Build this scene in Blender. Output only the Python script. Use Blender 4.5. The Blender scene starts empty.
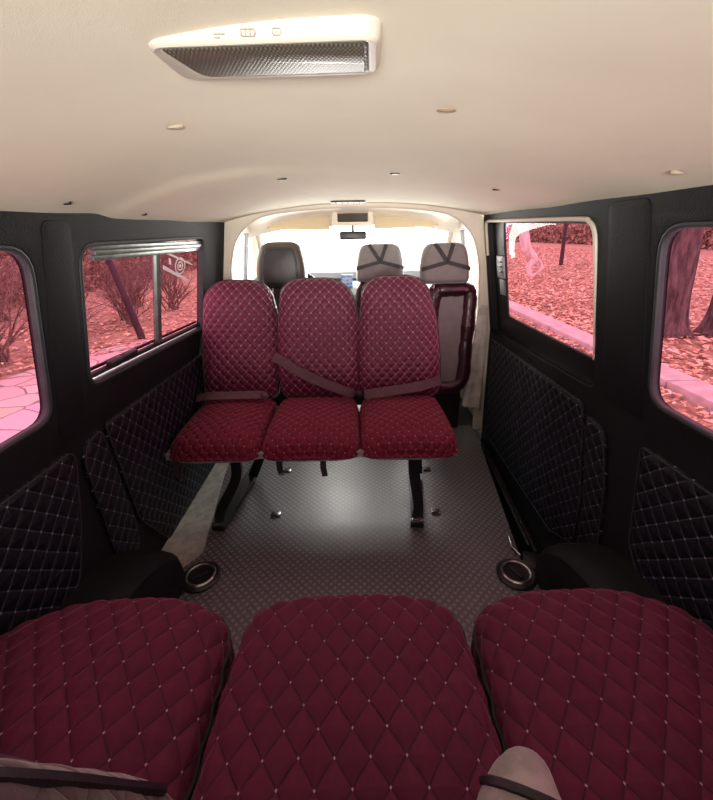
import bpy, bmesh, math, random
from mathutils import Vector, Matrix, noise
from mathutils.geometry import tessellate_polygon
PI = math.pi
SC = bpy.context.scene
COL = SC.collection
R = math.radians

# ------------------------------------------------------------------ materials
MATS = {}
def nodes_of(name):
    m = bpy.data.materials.new(name); m.use_nodes = True
    nt = m.node_tree; nt.nodes.clear()
    out = nt.nodes.new('ShaderNodeOutputMaterial')
    MATS[name] = m
    return m, nt, out
def N(nt, typ, **kw):
    n = nt.nodes.new(typ)
    for k, v in kw.items():
        if k.startswith('i_'): n.inputs[k[2:].replace('_', ' ')].default_value = v
        else: setattr(n, k, v)
    return n
def L(nt, a, b): nt.links.new(a, b)
def mth(nt, op, a, b=None):
    n = nt.nodes.new('ShaderNodeMath'); n.operation = op
    for i, x in enumerate((a, b)):
        if x is None: continue
        if isinstance(x, (int, float)): n.inputs[i].default_value = x
        else: L(nt, x, n.inputs[i])
    return n.outputs[0]
def rgb(c): return (c[0], c[1], c[2], 1)

def plain(name, col, rough=.5, spec=.5, metal=0, noise_scale=0, var=0, bump=0, bscale=200, sheen=0, col2=None, coat=0):
    m, nt, out = nodes_of(name)
    p = N(nt, 'ShaderNodeBsdfPrincipled')
    p.inputs['Base Color'].default_value = rgb(col)
    p.inputs['Roughness'].default_value = rough
    p.inputs['Specular IOR Level'].default_value = spec
    p.inputs['Metallic'].default_value = metal
    if sheen:
        p.inputs['Sheen Weight'].default_value = sheen
        p.inputs['Sheen Roughness'].default_value = .4
    if coat: p.inputs['Coat Weight'].default_value = coat
    tc = N(nt, 'ShaderNodeTexCoord')
    if noise_scale:
        nz = N(nt, 'ShaderNodeTexNoise'); nz.inputs['Scale'].default_value = noise_scale; nz.inputs['Detail'].default_value = 5
        L(nt, tc.outputs['Object'], nz.inputs['Vector'])
        mx = N(nt, 'ShaderNodeMix', data_type='RGBA')
        c2 = col2 or tuple(max(0, c*(1-var)) for c in col)
        mx.inputs[6].default_value = rgb(col); mx.inputs[7].default_value = rgb(c2)
        rp = N(nt, 'ShaderNodeValToRGB'); rp.color_ramp.elements[0].position = .38; rp.color_ramp.elements[1].position = .62
        L(nt, nz.outputs['Fac'], rp.inputs[0]); L(nt, rp.outputs[0], mx.inputs[0])
        L(nt, mx.outputs[2], p.inputs['Base Color'])
    if bump:
        nb = N(nt, 'ShaderNodeTexNoise'); nb.inputs['Scale'].default_value = bscale; nb.inputs['Detail'].default_value = 3
        L(nt, tc.outputs['Object'], nb.inputs['Vector'])
        b = N(nt, 'ShaderNodeBump'); b.inputs['Strength'].default_value = bump; b.inputs['Distance'].default_value = .003
        L(nt, nb.outputs['Fac'], b.inputs['Height']); L(nt, b.outputs[0], p.inputs['Normal'])
    L(nt, p.outputs[0], out.inputs[0])
    return m

def quilt(name, base, line_col, dot, dx, dy, lw, dr, rough=.6, sheen=0., bump=.6, dist=.006, base2=None, spec=.3, sheen_col=None, groove=.5):
    """diamond-stitched cloth: UV in metres"""
    m, nt, out = nodes_of(name)
    p = N(nt, 'ShaderNodeBsdfPrincipled')
    p.inputs['Roughness'].default_value = rough; p.inputs['Specular IOR Level'].default_value = spec
    p.inputs['Sheen Weight'].default_value = sheen; p.inputs['Sheen Roughness'].default_value = .35
    if sheen_col: p.inputs['Sheen Tint'].default_value = rgb(sheen_col)
    uv = N(nt, 'ShaderNodeUVMap'); sp = N(nt, 'ShaderNodeSeparateXYZ'); L(nt, uv.outputs[0], sp.inputs[0])
    nz0 = N(nt, 'ShaderNodeTexNoise'); nz0.inputs['Scale'].default_value = 14
    L(nt, uv.outputs[0], nz0.inputs['Vector'])
    wob = mth(nt, 'MULTIPLY', mth(nt, 'SUBTRACT', nz0.outputs['Fac'], .5), .10)
    u = mth(nt, 'DIVIDE', sp.outputs[0], dx); v = mth(nt, 'DIVIDE', sp.outputs[1], dy)
    a = mth(nt, 'ADD', mth(nt, 'ADD', u, v), wob); b = mth(nt, 'SUBTRACT', mth(nt, 'SUBTRACT', u, v), wob)
    def dd(x): return mth(nt, 'ABSOLUTE', mth(nt, 'SUBTRACT', mth(nt, 'FRACT', mth(nt, 'ADD', x, .5)), .5))
    da, db = dd(a), dd(b)
    mn = mth(nt, 'MINIMUM', da, db); mxx = mth(nt, 'MAXIMUM', da, db)
    # lines between diamonds
    line = mth(nt, 'LESS_THAN', mn, lw)
    dots = mth(nt, 'LESS_THAN', mxx, dr)
    nz = N(nt, 'ShaderNodeTexNoise'); nz.inputs['Scale'].default_value = 9; nz.inputs['Detail'].default_value = 4
    L(nt, uv.outputs[0], nz.inputs['Vector'])
    c0 = N(nt, 'ShaderNodeMix', data_type='RGBA')
    c0.inputs[6].default_value = rgb(base); c0.inputs[7].default_value = rgb(base2 or tuple(c*.7 for c in base))
    L(nt, nz.outputs['Fac'], c0.inputs[0])
    c1 = N(nt, 'ShaderNodeMix', data_type='RGBA'); L(nt, c0.outputs[2], c1.inputs[6]); c1.inputs[7].default_value = rgb(line_col)
    L(nt, line, c1.inputs[0])
    c2 = N(nt, 'ShaderNodeMix', data_type='RGBA'); L(nt, c1.outputs[2], c2.inputs[6]); c2.inputs[7].default_value = rgb(dot)
    L(nt, dots, c2.inputs[0])
    L(nt, c2.outputs[2], p.inputs['Base Color'])
    h = mth(nt, 'POWER', mth(nt, 'MULTIPLY', mn, 2.0), groove)
    fz = N(nt, 'ShaderNodeTexNoise'); fz.inputs['Scale'].default_value = 420; fz.inputs['Detail'].default_value = 2
    L(nt, uv.outputs[0], fz.inputs['Vector'])
    h2 = mth(nt, 'ADD', h, mth(nt, 'MULTIPLY', fz.outputs['Fac'], .12))
    bp = N(nt, 'ShaderNodeBump'); bp.inputs['Strength'].default_value = bump; bp.inputs['Distance'].default_value = dist
    L(nt, h2, bp.inputs['Height']); L(nt, bp.outputs[0], p.inputs['Normal'])
    L(nt, p.outputs[0], out.inputs[0])
    return m

def glass(name, tint, refl=.06, rough=.02):
    m, nt, out = nodes_of(name)
    t = N(nt, 'ShaderNodeBsdfTransparent'); t.inputs[0].default_value = rgb(tint)
    g = N(nt, 'ShaderNodeBsdfGlossy'); g.inputs['Roughness'].default_value = rough; g.inputs[0].default_value = (1, 1, 1, 1)
    fr = N(nt, 'ShaderNodeLayerWeight'); fr.inputs[0].default_value = .25
    mx = N(nt, 'ShaderNodeMixShader')
    L(nt, mth(nt, 'MULTIPLY', fr.outputs['Fresnel'], refl), mx.inputs[0]); L(nt, t.outputs[0], mx.inputs[1]); L(nt, g.outputs[0], mx.inputs[2])
    L(nt, mx.outputs[0], out.inputs[0])
    return m

# cloth
QN = (.053, .068)           # diamonds of the near bench
QF = (.043, .050)           # diamonds of the far bench
M_near = quilt('maroon_quilted_velour', (.098, .006, .029), (.040, .004, .016), (.46, .27, .31), QN[0], QN[1], .035, .036, rough=.75, sheen=.25, bump=.7, dist=.006, base2=(.058, .004, .021), sheen_col=(.9, .35, .5))  # dark line colour paints the shade in the quilting creases
M_far = quilt('maroon_quilted_satin', (.120, .008, .040), (.21, .065, .11), (.42, .22, .28), QF[0], QF[1], .05, .10, rough=.5, sheen=.35, bump=.8, dist=.005, base2=(.085, .006, .030), spec=.5, sheen_col=(.9, .6, .7))
M_seatfar = quilt('red_maroon_quilted_velour', (.165, .006, .026), (.07, .004, .014), (.36, .12, .16), QF[0], QF[1], .06, .09, rough=.7, sheen=.25, bump=.9, dist=.006, base2=(.11, .005, .020), sheen_col=(.9, .4, .5))
M_navy = quilt('navy_black_quilted_vinyl', (.0032, .0038, .0095), (.042, .048, .080), (.26, .27, .36), .058, .058, .032, .06, rough=.55, bump=.8, dist=.008, base2=(.0026, .003, .007), spec=.3)
M_gauze = quilt('grey_pink_velour', (.060, .034, .040), (.04, .020, .026), (.18, .11, .13), .06, .075, .03, .04, rough=.8, sheen=.4, bump=.5, base2=(.08, .050, .055))
M_piping = plain('dark_piping_cord', (.012, .008, .012), .55, bump=.3, bscale=300)
M_greypipe = plain('grey_panel_seam', (.022, .023, .030), .6)
M_belt = plain('mauve_grey_webbing', (.115, .056, .072), .6, noise_scale=60, var=.25, bump=.4, bscale=500)
M_beltdark = plain('dark_webbing', (.03, .026, .03), .7, bump=.4, bscale=500)
M_pad = plain('worn_grey_beige_leather', (.30, .265, .25), .5, noise_scale=30, var=.35, bump=.4, bscale=120, sheen=.3)
# interior plastics
M_black = plain('black_sprayed_plastic', (.0072, .0084, .0112), .68, .22, noise_scale=6, var=.25, bump=.35, bscale=260)
M_blackgl = plain('black_smooth_plastic', (.009, .009, .010), .45, .3, bump=.1, bscale=60)
M_rubber = plain('blue_grey_window_rubber', (.036, .043, .053), .6, .5, noise_scale=20, var=.3)
M_blkrub = plain('black_rubber_seal', (.008, .008, .009), .6)
M_rail = plain('green_grey_window_rail', (.17, .20, .19), .35, .6, metal=.4, noise_scale=18, var=.35)
M_cream = plain('cream_painted_trim', (.74, .67, .56), .5, .4, noise_scale=5, var=.12)
M_liner = plain('beige_cloth_headliner', (.80, .755, .62), .9, .15, noise_scale=3, var=.05, bump=.12, bscale=700)
M_visor = plain('tan_visor_vinyl', (.62, .52, .36), .6, .3, bump=.2, bscale=200)
M_grey = plain('grey_painted_steel', (.30, .30, .32), .45, .5, noise_scale=20, var=.25)
M_darksteel = plain('black_painted_steel', (.012, .012, .014), .4, .5, noise_scale=30, var=.3)
M_chrome = plain('scuffed_chrome', (.5, .47, .47), .25, .5, metal=.9, noise_scale=40, var=.4)
M_alu = plain('scuffed_sill_metal', (.06, .056, .058), .35, .5, metal=.8, noise_scale=50, var=.5)
M_hrgrey = plain('grey_headrest_cloth', (.235, .215, .22), .75, .25, noise_scale=30, var=.1, bump=.2, bscale=400, sheen=.3)
M_strap = plain('charcoal_strap_cloth', (.045, .040, .045), .6, .3, bump=.2, bscale=400)
M_leather = plain('black_leather', (.035, .031, .036), .36, .5, noise_scale=12, var=.2, bump=.25, bscale=150)
M_leatherbr = plain('dark_brown_leather_edge', (.07, .05, .043), .45, .5, bump=.25, bscale=150)
M_satin = plain('ruched_dark_maroon_satin', (.055, .010, .022), .3, .6, noise_scale=25, var=.6, bump=.9, bscale=38)
M_white = plain('white_plastic', (.52, .48, .41), .4, .5, noise_scale=6, var=.08)
M_mark = plain('printed_grey_mark', (.36, .31, .25), .6)
M_cloth = plain('off_white_worn_cloth', (.78, .75, .69), .8, .2, noise_scale=14, var=.35, bump=.5, bscale=60)
M_blue = plain('blue_printed_card', (.06, .17, .42), .5, noise_scale=40, var=.2, col2=(.35, .5, .75))
M_teal = plain('teal_film', (.18, .55, .55), .4)
M_disp = plain('dark_console_panel', (.06, .052, .042), .3, .5)
M_dash = plain('grey_dashboard_plastic', (.20, .20, .205), .6, bump=.2)
M_sticker = plain('white_printed_film', (.62, .50, .54), .5)
M_mirror = plain('mirror_glass', (.75, .75, .78), .06, .5, metal=1)

# rubber floor mat with rows of raised studs
def floor_mat():
    m, nt, out = nodes_of('studded_rubber_mat')
    p = N(nt, 'ShaderNodeBsdfPrincipled')
    tc = N(nt, 'ShaderNodeTexCoord'); sp = N(nt, 'ShaderNodeSeparateXYZ'); L(nt, tc.outputs['Object'], sp.inputs[0])
    s = .030
    a = mth(nt, 'DIVIDE', mth(nt, 'ADD', sp.outputs[0], sp.outputs[1]), s)
    b = mth(nt, 'DIVIDE', mth(nt, 'SUBTRACT', sp.outputs[0], sp.outputs[1]), s)
    def cc(x): return mth(nt, 'ABSOLUTE', mth(nt, 'SUBTRACT', mth(nt, 'FRACT', x), .5))
    d = mth(nt, 'MAXIMUM', cc(a), cc(b))
    mr = N(nt, 'ShaderNodeMapRange'); mr.inputs[1].default_value = .24; mr.inputs[2].default_value = .34; mr.inputs[3].default_value = 1; mr.inputs[4].default_value = 0
    L(nt, d, mr.inputs[0])
    nz = N(nt, 'ShaderNodeTexNoise'); nz.inputs['Scale'].default_value = 3.5; nz.inputs['Detail'].default_value = 6
    L(nt, tc.outputs['Object'], nz.inputs['Vector'])
    c0 = N(nt, 'ShaderNodeMix', data_type='RGBA'); c0.inputs[6].default_value = (.042, .039, .043, 1); c0.inputs[7].default_value = (.076, .071, .075, 1)
    L(nt, nz.outputs['Fac'], c0.inputs[0])
    c1 = N(nt, 'ShaderNodeMix', data_type='RGBA'); c1.inputs[7].default_value = (.19, .184, .186, 1)
    L(nt, c0.outputs[2], c1.inputs[6]); L(nt, mth(nt, 'MULTIPLY', mr.outputs[0], .75), c1.inputs[0])
    L(nt, c1.outputs[2], p.inputs['Base Color'])
    rg = mth(nt, 'ADD', mth(nt, 'MULTIPLY', nz.outputs['Fac'], .22), .33); p.inputs['Specular IOR Level'].default_value = 1.0
    L(nt, rg, p.inputs['Roughness'])
    bp = N(nt, 'ShaderNodeBump'); bp.inputs['Strength'].default_value = .8; bp.inputs['Distance'].default_value = .003
    L(nt, mr.outputs[0], bp.inputs['Height']); L(nt, bp.outputs[0], p.inputs['Normal'])
    L(nt, p.outputs[0], out.inputs[0])
    return m
M_floor = floor_mat()
M_ledge = plain('pale_grey_vinyl_ledge', (.46, .45, .40), .55, .4, noise_scale=30, var=.3, bump=.3, bscale=90)  # pale grey, mottled by noise

# dome-light lens: ribbed smoked plastic
def lens_mat():
    m, nt, out = nodes_of('ribbed_smoked_lens')
    p = N(nt, 'ShaderNodeBsdfPrincipled'); p.inputs['Roughness'].default_value = .42; p.inputs['Specular IOR Level'].default_value = .25
    p.inputs['Coat Weight'].default_value = .08; p.inputs['Coat Roughness'].default_value = .05
    tc = N(nt, 'ShaderNodeTexCoord'); sp = N(nt, 'ShaderNodeSeparateXYZ'); L(nt, tc.outputs['Object'], sp.inputs[0])
    a = mth(nt, 'ABSOLUTE', mth(nt, 'SINE', mth(nt, 'MULTIPLY', mth(nt, 'ADD', sp.outputs[0], mth(nt, 'MULTIPLY', sp.outputs[1], .5)), 620)))
    b = mth(nt, 'ABSOLUTE', mth(nt, 'SINE', mth(nt, 'MULTIPLY', mth(nt, 'SUBTRACT', sp.outputs[0], mth(nt, 'MULTIPLY', sp.outputs[1], .5)), 620)))
    h = mth(nt, 'MULTIPLY', a, b)
    c = N(nt, 'ShaderNodeMix', data_type='RGBA'); c.inputs[6].default_value = (.035, .03, .024, 1); c.inputs[7].default_value = (.15, .13, .10, 1)
    L(nt, h, c.inputs[0]); L(nt, c.outputs[2], p.inputs['Base Color'])
    bp = N(nt, 'ShaderNodeBump'); bp.inputs['Strength'].default_value = .35; bp.inputs['Distance'].default_value = .0015
    L(nt, h, bp.inputs['Height']); L(nt, bp.outputs[0], p.inputs['Normal'])
    L(nt, p.outputs[0], out.inputs[0]); return m
M_lens = lens_mat()

PINK = (.315, .122, .172)
M_pink = glass('pink_tinted_glass', PINK, .03)
M_clear = glass('clear_windscreen_glass', (.95, .96, .96), .1)

# outdoors
def ground_mat():
    m, nt, out = nodes_of('leaf_strewn_earth')
    p = N(nt, 'ShaderNodeBsdfPrincipled'); p.inputs['Roughness'].default_value = .95
    tc = N(nt, 'ShaderNodeTexCoord')
    n1 = N(nt, 'ShaderNodeTexNoise'); n1.inputs['Scale'].default_value = .9; n1.inputs['Detail'].default_value = 8
    n2 = N(nt, 'ShaderNodeTexNoise'); n2.inputs['Scale'].default_value = 9; n2.inputs['Detail'].default_value = 6
    v = N(nt, 'ShaderNodeTexVoronoi'); v.inputs['Scale'].default_value = 11
    for n in (n1, n2, v): L(nt, tc.outputs['Object'], n.inputs['Vector'])
    r1 = N(nt, 'ShaderNodeValToRGB'); e = r1.color_ramp.elements
    e[0].position = .3; e[0].color = (.34, .25, .18, 1); e[1].position = .72; e[1].color = (.66, .54, .43, 1)
    L(nt, n2.outputs['Fac'], r1.inputs[0])
    mx = N(nt, 'ShaderNodeMix', data_type='RGBA'); mx.blend_type = 'MULTIPLY'; mx.inputs[0].default_value = .7
    L(nt, r1.outputs[0], mx.inputs[6]); 
    r2 = N(nt, 'ShaderNodeValToRGB'); r2.color_ramp.elements[0].color = (.5, .4, .36, 1); r2.color_ramp.elements[1].color = (1, .95, .9, 1)
    L(nt, v.outputs['Color'], r2.inputs[0]); L(nt, r2.outputs[0], mx.inputs[7])
    m3 = N(nt, 'ShaderNodeMix', data_type='RGBA'); m3.blend_type = 'MULTIPLY'; m3.inputs[0].default_value = .5
    L(nt, mx.outputs[2], m3.inputs[6]); r3 = N(nt, 'ShaderNodeValToRGB'); r3.color_ramp.elements[0].position = .35; r3.color_ramp.elements[1].position = .65
    r3.color_ramp.elements[0].color = (.55, .6, .45, 1)
    L(nt, n1.outputs['Fac'], r3.inputs[0]); L(nt, r3.outputs[0], m3.inputs[7])
    L(nt, m3.outputs[2], p.inputs['Base Color']); L(nt, p.outputs[0], out.inputs[0]); return m
def stone_mat():
    m, nt, out = nodes_of('crazy_paving_stone')
    p = N(nt, 'ShaderNodeBsdfPrincipled'); p.inputs['Roughness'].default_value = .8
    tc = N(nt, 'ShaderNodeTexCoord')
    nz = N(nt, 'ShaderNodeTexNoise'); nz.inputs['Scale'].default_value = 3
    L(nt, tc.outputs['Object'], nz.inputs['Vector'])
    mp = N(nt, 'ShaderNodeMix', data_type='RGBA'); mp.inputs[0].default_value = .08
    L(nt, tc.outputs['Object'], mp.inputs[6]); L(nt, nz.outputs['Color'], mp.inputs[7])
    v = N(nt, 'ShaderNodeTexVoronoi', feature='DISTANCE_TO_EDGE'); v.inputs['Scale'].default_value = 2.6
    L(nt, mp.outputs[2], v.inputs['Vector'])
    v2 = N(nt, 'ShaderNodeTexVoronoi'); v2.inputs['Scale'].default_value = 2.6; L(nt, mp.outputs[2], v2.inputs['Vector'])
    r = N(nt, 'ShaderNodeValToRGB'); r.color_ramp.elements[0].position = .015; r.color_ramp.elements[1].position = .03
    r.color_ramp.elements[0].color = (.22, .20, .18, 1); r.color_ramp.elements[1].color = (.60, .58, .54, 1)
    L(nt, v.outputs['Distance'], r.inputs[0])
    m2 = N(nt, 'ShaderNodeMix', data_type='RGBA'); m2.blend_type = 'MULTIPLY'; m2.inputs[0].default_value = .22
    L(nt, r.outputs[0], m2.inputs[6]); L(nt, v2.outputs['Color'], m2.inputs[7])
    L(nt, m2.outputs[2], p.inputs['Base Color']); L(nt, p.outputs[0], out.inputs[0]); return m
def bark_mat(name, a, b, sc=6):
    m, nt, out = nodes_of(name)
    p = N(nt, 'ShaderNodeBsdfPrincipled'); p.inputs['Roughness'].default_value = .9
    tc = N(nt, 'ShaderNodeTexCoord'); mp = N(nt, 'ShaderNodeMapping'); mp.inputs['Scale'].default_value = (1, 1, .22)
    L(nt, tc.outputs['Object'], mp.inputs[0])
    nz = N(nt, 'ShaderNodeTexNoise'); nz.inputs['Scale'].default_value = sc*2.4; nz.inputs['Detail'].default_value = 7
    L(nt, mp.outputs[0], nz.inputs['Vector'])
    r = N(nt, 'ShaderNodeValToRGB'); r.color_ramp.elements[0].position = .35; r.color_ramp.elements[1].position = .68
    r.color_ramp.elements[0].color = rgb(a); r.color_ramp.elements[1].color = rgb(b)
    L(nt, nz.outputs['Fac'], r.inputs[0]); L(nt, r.outputs[0], p.inputs['Base Color'])
    bp = N(nt, 'ShaderNodeBump'); bp.inputs['Strength'].default_value = .8; bp.inputs['Distance'].default_value = .04
    L(nt, nz.outputs['Fac'], bp.inputs['Height']); L(nt, bp.outputs[0], p.inputs['Normal'])
    L(nt, p.outputs[0], out.inputs[0]); return m
M_ground = ground_mat(); M_stone = stone_mat()
M_bark = bark_mat('rough_grey_bark', (.045, .036, .038), (.18, .14, .14))
M_twig = bark_mat('brown_twigs', (.10, .07, .062), (.30, .22, .19), 12)
M_whitebark = bark_mat('pale_bark', (.55, .52, .5), (.85, .84, .82), 4)
M_post = plain('weathered_dark_post', (.055, .032, .042), .8, noise_scale=8, var=.4)
M_kerb = plain('pale_concrete', (.56, .53, .52), .85, .2, noise_scale=5, var=.2, bump=.4, bscale=40)
M_road = plain('pale_pavement', (.80, .80, .79), .9, .2, noise_scale=1.2, var=.06)
def leaf_mat():
    m, nt, out = nodes_of('fallen_leaf')
    p = N(nt, 'ShaderNodeBsdfPrincipled'); p.inputs['Roughness'].default_value = .8
    g = N(nt, 'ShaderNodeNewGeometry'); r = N(nt, 'ShaderNodeValToRGB')
    e = r.color_ramp.elements; e[0].color = (.34, .20, .13, 1); e[1].color = (.84, .72, .58, 1)
    x = e.new(.45); x.color = (.62, .42, .28, 1)
    L(nt, g.outputs['Random Per Island'], r.inputs[0]); L(nt, r.outputs[0], p.inputs['Base Color']); L(nt, p.outputs[0], out.inputs[0]); return m
M_leaf = leaf_mat()
M_dryleaf = plain('dry_hedge_leaf', (.46, .33, .25), .9, noise_scale=7, var=.4)

# ------------------------------------------------------------------ helpers
def obj(name, bm, mat, parent=None, smooth=True, origin=None):
    """link one mesh; vertices come in world coordinates"""
    bm.normal_update()
    if parent is not None:
        o0 = WORLD_AT[parent.name]
    elif origin is not None: o0 = Vector(origin)
    else:
        xs = [v.co.x for v in bm.verts]; ys = [v.co.y for v in bm.verts]; zs = [v.co.z for v in bm.verts]
        o0 = Vector(((min(xs)+max(xs))/2, (min(ys)+max(ys))/2, min(zs)))
    for v in bm.verts: v.co -= o0
    me = bpy.data.meshes.new(name); bm.to_mesh(me); bm.free()
    if smooth:
        me.polygons.foreach_set('use_smooth', [True]*len(me.polygons))
        try: me.set_sharp_from_angle(angle=R(38))
        except Exception: pass
    o = bpy.data.objects.new(name, me); COL.objects.link(o)
    if mat: me.materials.append(mat)
    if parent is not None:
        o.parent = parent; o.location = (0, 0, 0); WORLD_AT[o.name] = o0.copy()
    else:
        o.location = o0; WORLD_AT[o.name] = o0.copy()
    return o
WORLD_AT = {}
def tag(o, label=None, cat=None, group=None, kind=None):
    if label: o['label'] = label
    if cat: o['category'] = cat
    if group: o['group'] = group
    if kind: o['kind'] = kind
    return o
def thing(name, label, cat, loc, group=None):
    o = bpy.data.objects.new(name, None); COL.objects.link(o); o.location = loc; o.empty_display_size = .1
    WORLD_AT[o.name] = Vector(loc)
    return tag(o, label, cat, group)
def struct_root(name, loc):
    o = bpy.data.objects.new(name, None); COL.objects.link(o); o.location = loc
    WORLD_AT[o.name] = Vector(loc); o['kind'] = 'structure'; return o
def struct(name, bm, mat, smooth=True): return tag(obj(name, bm, mat, None, smooth), kind='structure')

def BM(): return bmesh.new()
def add_box(bm, c, s, bevel=0, seg=2, mat4=None):
    r = bmesh.ops.create_cube(bm, size=1)
    vs = r['verts']
    for v in vs: v.co = Vector((v.co.x*s[0], v.co.y*s[1], v.co.z*s[2]))
    if bevel:
        es = list({e for v in vs for e in v.link_edges})
        rr = bmesh.ops.bevel(bm, geom=es, offset=bevel, segments=seg, profile=.5, affect='EDGES')
        vs = list({v for f in rr['faces'] for v in f.verts} | {v for v in vs if v.is_valid})
    T = Matrix.Translation(Vector(c)) @ (mat4 if mat4 else Matrix.Identity(4))
    for v in vs: v.co = T @ v.co
    return vs
def smooth_path(pts, n=6, closed=False):
    P = [Vector(p) for p in pts]; out = []
    k = len(P)
    rng = range(k) if closed else range(k-1)
    for i in rng:
        p1, p2 = P[i], P[(i+1) % k]
        p0 = P[(i-1) % k] if (closed or i > 0) else p1
        p3 = P[(i+2) % k] if (closed or i+2 < k) else p2
        for j in range(n):
            t = j/n
            out.append(.5*((2*p1)+(-p0+p2)*t+(2*p0-5*p1+4*p2-p3)*t*t+(-p0+3*p1-3*p2+p3)*t**3))
    if not closed: out.append(P[-1].copy())
    return out
def add_tube(bm, pts, r, sides=8, closed=False, flat=None):
    """swept tube; r a number or list; flat=(a,b,up) gives an elliptic section"""
    P = [Vector(p) for p in pts]; n = len(P)
    rad = r if isinstance(r, (list, tuple)) else [r]*n
    rings = []; prev = None
    for i, p in enumerate(P):
        a = P[(i+1) % n] if (closed or i < n-1) else p
        b = P[(i-1) % n] if (closed or i > 0) else p
        t = (a-b)
        t = t.normalized() if t.length > 1e-9 else Vector((0, 0, 1))
        if prev is None:
            up = Vector((0, 0, 1)) if abs(t.z) < .9 else Vector((1, 0, 0))
            nrm = (up - t*up.dot(t)).normalized()
        else:
            nrm = prev - t*prev.dot(t)
            nrm = nrm.normalized() if nrm.length > 1e-6 else prev
        prev = nrm; bi = t.cross(nrm)
        ring = [bm.verts.new(p + (nrm*math.cos(2*PI*k/sides)+bi*math.sin(2*PI*k/sides))*rad[i]) for k in range(sides)]
        rings.append(ring)
    m = n if closed else n-1
    for i in range(m):
        A, B = rings[i], rings[(i+1) % n]
        for k in range(sides):
            bm.faces.new((A[k], A[(k+1) % sides], B[(k+1) % sides], B[k]))
    if not closed:
        bm.faces.new(list(reversed(rings[0]))); bm.faces.new(rings[-1])
def add_ribbon(bm, pts, wdirs, width, th=.003):
    """flat webbing: centre path, width direction(s), thickness"""
    P = [Vector(p) for p in pts]; n = len(P); rows = []
    for i, p in enumerate(P):
        w = Vector(wdirs[i] if isinstance(wdirs, list) else wdirs).normalized()
        t = (P[min(i+1, n-1)]-P[max(i-1, 0)]).normalized()
        w = (w - t*w.dot(t)).normalized(); nn = t.cross(w)
        rows.append([bm.verts.new(p+w*a*width/2+nn*b*th/2) for a, b in ((-1, -1), (1, -1), (1, 1), (-1, 1))])
    for i in range(n-1):
        for k in range(4):
            bm.faces.new((rows[i][k], rows[i][(k+1) % 4], rows[i+1][(k+1) % 4], rows[i+1][k]))
    bm.faces.new(list(reversed(rows[0]))); bm.faces.new(rows[-1])
def add_lathe(bm, prof, c, n=32, M=None):
    M = M or Matrix.Identity(4); c = Vector(c); rows = []
    for r, z in prof:
        if r < 1e-6: rows.append([bm.verts.new(c + (M @ Vector((0, 0, z))))])
        else: rows.append([bm.verts.new(c + (M @ Vector((r*math.cos(2*PI*k/n), r*math.sin(2*PI*k/n), z)))) for k in range(n)])
    for a, b in zip(rows, rows[1:]):
        for k in range(n):
            k2 = (k+1) % n
            if len(a) == 1 and len(b) == 1: continue
            if len(a) == 1: bm.faces.new((a[0], b[k], b[k2]))
            elif len(b) == 1: bm.faces.new((a[k], a[k2], b[0]))
            else: bm.faces.new((a[k], a[k2], b[k2], b[k]))
    bmesh.ops.recalc_face_normals(bm, faces=bm.faces)
def rrect(x0, y0, x1, y1, r, n=6):
    """rounded rectangle outline, counter-clockwise; r number or 4 radii (BL,BR,TR,TL)"""
    rr = r if isinstance(r, (list, tuple)) else [r]*4
    out = []
    for (cx, cy, a0, q) in ((x0, y0, PI, 0), (x1, y0, 1.5*PI, 1), (x1, y1, 0, 2), (x0, y1, .5*PI, 3)):
        rad = rr[q]
        ox = cx + (rad if cx == x0 else -rad); oy = cy + (rad if cy == y0 else -rad)
        for k in range(n+1):
            a = a0 + .5*PI*k/n
            out.append((ox+rad*math.cos(a), oy+rad*math.sin(a)))
    return out
def round_poly(pts, r, n=5):
    """round the corners of a polygon"""
    out = []; k = len(pts)
    for i in range(k):
        p = Vector(pts[i]).to_2d(); a = Vector(pts[i-1]).to_2d(); b = Vector(pts[(i+1) % k]).to_2d()
        rad = r[i] if isinstance(r, (list, tuple)) else r
        la, lb = (a-p).length, (b-p).length
        d = min(rad, la*.48, lb*.48)
        s, e = p+(a-p).normalized()*d, p+(b-p).normalized()*d
        for j in range(n+1):
            t = j/n
            q = s*(1-t)**2 + p*2*t*(1-t) + e*t*t
            out.append((q.x, q.y))
    return out
def offset_poly(pts, d):
    """shift an outline along its normals (outwards for a ccw outline when d>0)"""
    k = len(pts); out = []
    for i in range(k):
        a, b = Vector(pts[i-1]), Vector(pts[(i+1) % k])
        t = (b-a); t = t.normalized() if t.length > 1e-9 else Vector((1, 0))
        out.append((pts[i][0]+t.y*d, pts[i][1]-t.x*d))
    return out
def dedupe(pts, eps=1e-5):
    out = []
    for p in pts:
        if not out or (Vector(p)-Vector(out[-1])).length > eps: out.append(p)
    if (Vector(out[0])-Vector(out[-1])).length < eps: out.pop()
    return out
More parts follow.
